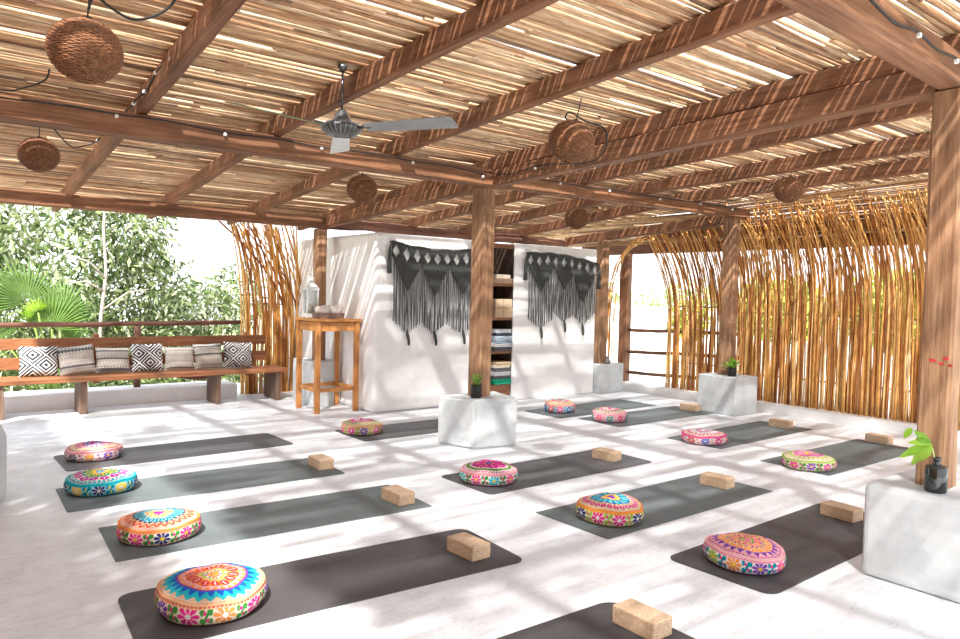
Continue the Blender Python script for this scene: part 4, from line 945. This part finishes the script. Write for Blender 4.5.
tree('hedge-like shrub low behind the railing and bench', (1.4, 11.8, -3), [(-.2, 11.8, -.3, 1.2, .6, .55), (1.4, 12, -.35, 1.2, .6, .5), (2.9, 12, -.25, 1.0, .6, .55), (4.0, 12.2, -.2, .9, .6, .6)], 5000, .17, .05, GC[:4], 14, [([(1.4, 12, -3), (1.4, 12, -.3)], .06, .03)])
tree('pale green tree at the far left edge behind the palm', (-.2, 16.5, -3), [(-.6, 16.5, 2.6, 1.8, 1.2, 1.8), (1.6, 17, 3.0, 1.6, 1, 1.2), (1.2, 16.5, .6, 2.6, 1, 1.4)], 6000, .22, .06, GC[1:], 15, [([(0, 16.6, -3), (.1, 16.6, 2)], .16, .08)])
# fan palm
root = empty('fan_palm', (1.5, 11.6, -3)); tag(root, 'fan palm with bright green pleated leaves behind the left bench end', 'palm')
def fan_leaf(c, R, nrm, upv, col, n=26, spread=2.6):
    mb = MB(); nrm = Vector(nrm).normalized(); upv = Vector(upv).normalized(); rt = upv.cross(nrm).normalized(); up2 = nrm.cross(rt); V = []; F = []
    c = Vector(c)
    for i in range(n):
        a = -spread / 2 * 1.15 + spread * 1.15 * i / (n - 1); da = spread * 1.15 / n * .52
        L = R * random.uniform(.88, 1.05) * (1 - .12 * abs(a))
        def pt(an, r, z): return c + (rt * math.sin(an) + up2 * math.cos(an)) * r + nrm * z
        b = len(V); V += [pt(a, .03, 0), pt(a - da, L * .55, -.012), pt(a, L * .58, .012), pt(a + da, L * .55, -.012), pt(a, L, -.10 * R)]
        F += [(b, b + 1, b + 2), (b, b + 2, b + 3), (b + 1, b + 4, b + 2), (b + 2, b + 4, b + 3)]
    mb.add([tuple(v - Vector((1.5, 11.6, -3))) for v in V], F, col); mb.build('leaf', M_leaf, root, False, True)
    st = MB(); st.tube([tuple(c - Vector((1.5, 11.6, -3))), tuple((c + (Vector((1.5, 11.6, -.6)) - c) * .5 + Vector((0, 0, .15))) - Vector((1.5, 11.6, -3))), (0, 0, 2.4)], .012, 5, (.35, .5, .12)); st.build('leaf_stalk', M_leaf, root, True, True)
fan_leaf((1.38, 11.0, .80), .62, (-.15, -1, .15), (.1, 0, 1), (.16, .27, .06)); fan_leaf((1.22, 10.95, 1.02), .27, (-.3, -1, .5), (-.6, 0, .8), (.42, .60, .08), 16, 2.4)
fan_leaf((1.15, 11.4, 1.15), .70, (.2, -.9, .2), (-.45, 0, 1), (.14, .23, .06)); fan_leaf((1.55, 11.3, 1.0), .62, (.3, -.9, .3), (.40, 0, 1), (.16, .26, .07))
fan_leaf((.9, 11.4, .6), .55, (-.3, -1, .3), (-.9, 0, .6), (.18, .28, .08)); fan_leaf((1.55, 11.2, .55), .50, (.3, -1, .2), (.9, 0, .15), (.2, .32, .09)); fan_leaf((1.40, 10.9, .42), .50, (0, -1, .3), (.2, 0, -1), (.18, .3, .08)); fan_leaf((.55, 11.5, .9), .5, (-.2, -1, .2), (-.4, 0, 1), (.16, .26, .07))
tk = MB(); tk.tube([(0, 0, 0), (.02, 0, 1.2), (0, 0, 2.5)], [.12, .10, .09], 10, (.25, .18, .1)); tk.build('trunk', M_leaf, root, True, True)
# right side, seen through the canes and the arch
for i, (x, y, z, a, b_, lab) in enumerate([(12.6, 7.2, 1.25, 1.1, .65, 'sunlit green tree seen through the narrow cane screen'), (12.6, 5.1, 1.3, 1.1, .7, 'sunlit green tree seen through the left half of the right cane screen'), (12.6, 3.0, 1.3, 1.2, .7, 'sunlit green tree seen through the right half of the right cane screen'), (13.0, 9.45, 1.0, .32, .5, 'green bush at the right edge of the arch opening')]):
    tree(lab, (x, y, -3), [(x, y, z, .6, a, b_)], 1800 if i < 3 else 500, .20, .08, [(.50, .58, .10), (.36, .48, .08), (.60, .62, .16)], 30 + i, [([(x, y, -3), (x, y, z)], .1, .05)], 'trees beyond the right screen')
tree('low hedge on the horizon behind the neighbouring white building', (26, 22, -3), [(24, 24, .8, 3, 4, 1.6), (27, 19, .8, 3, 4, 1.6)], 4000, .3, .12, [(.38, .50, .18), (.5, .6, .28)], 41, [([(26, 22, -3), (26, 22, 0)], .15, .1)], 'trees beyond the right screen')
root = empty('neighbouring_building', (18.5, 10, -3)); tag(root, 'neighbouring flat-roofed white building seen through the right arch', 'building')
mb = MB(); mb.box((0, 0, 1.98), (6, 24, 3.96)); mb.build('wall', M_wall, root)
mb = MB(); mb.box((0, 0, 4.02), (6.1, 24.1, .12)); mb.build('parapet', M_wall, root)
mb = MB(); mb.box((-3.7, -1.2, 1.55), (1.2, .25, 3.1)); mb.build('buttress', M_wall, root)
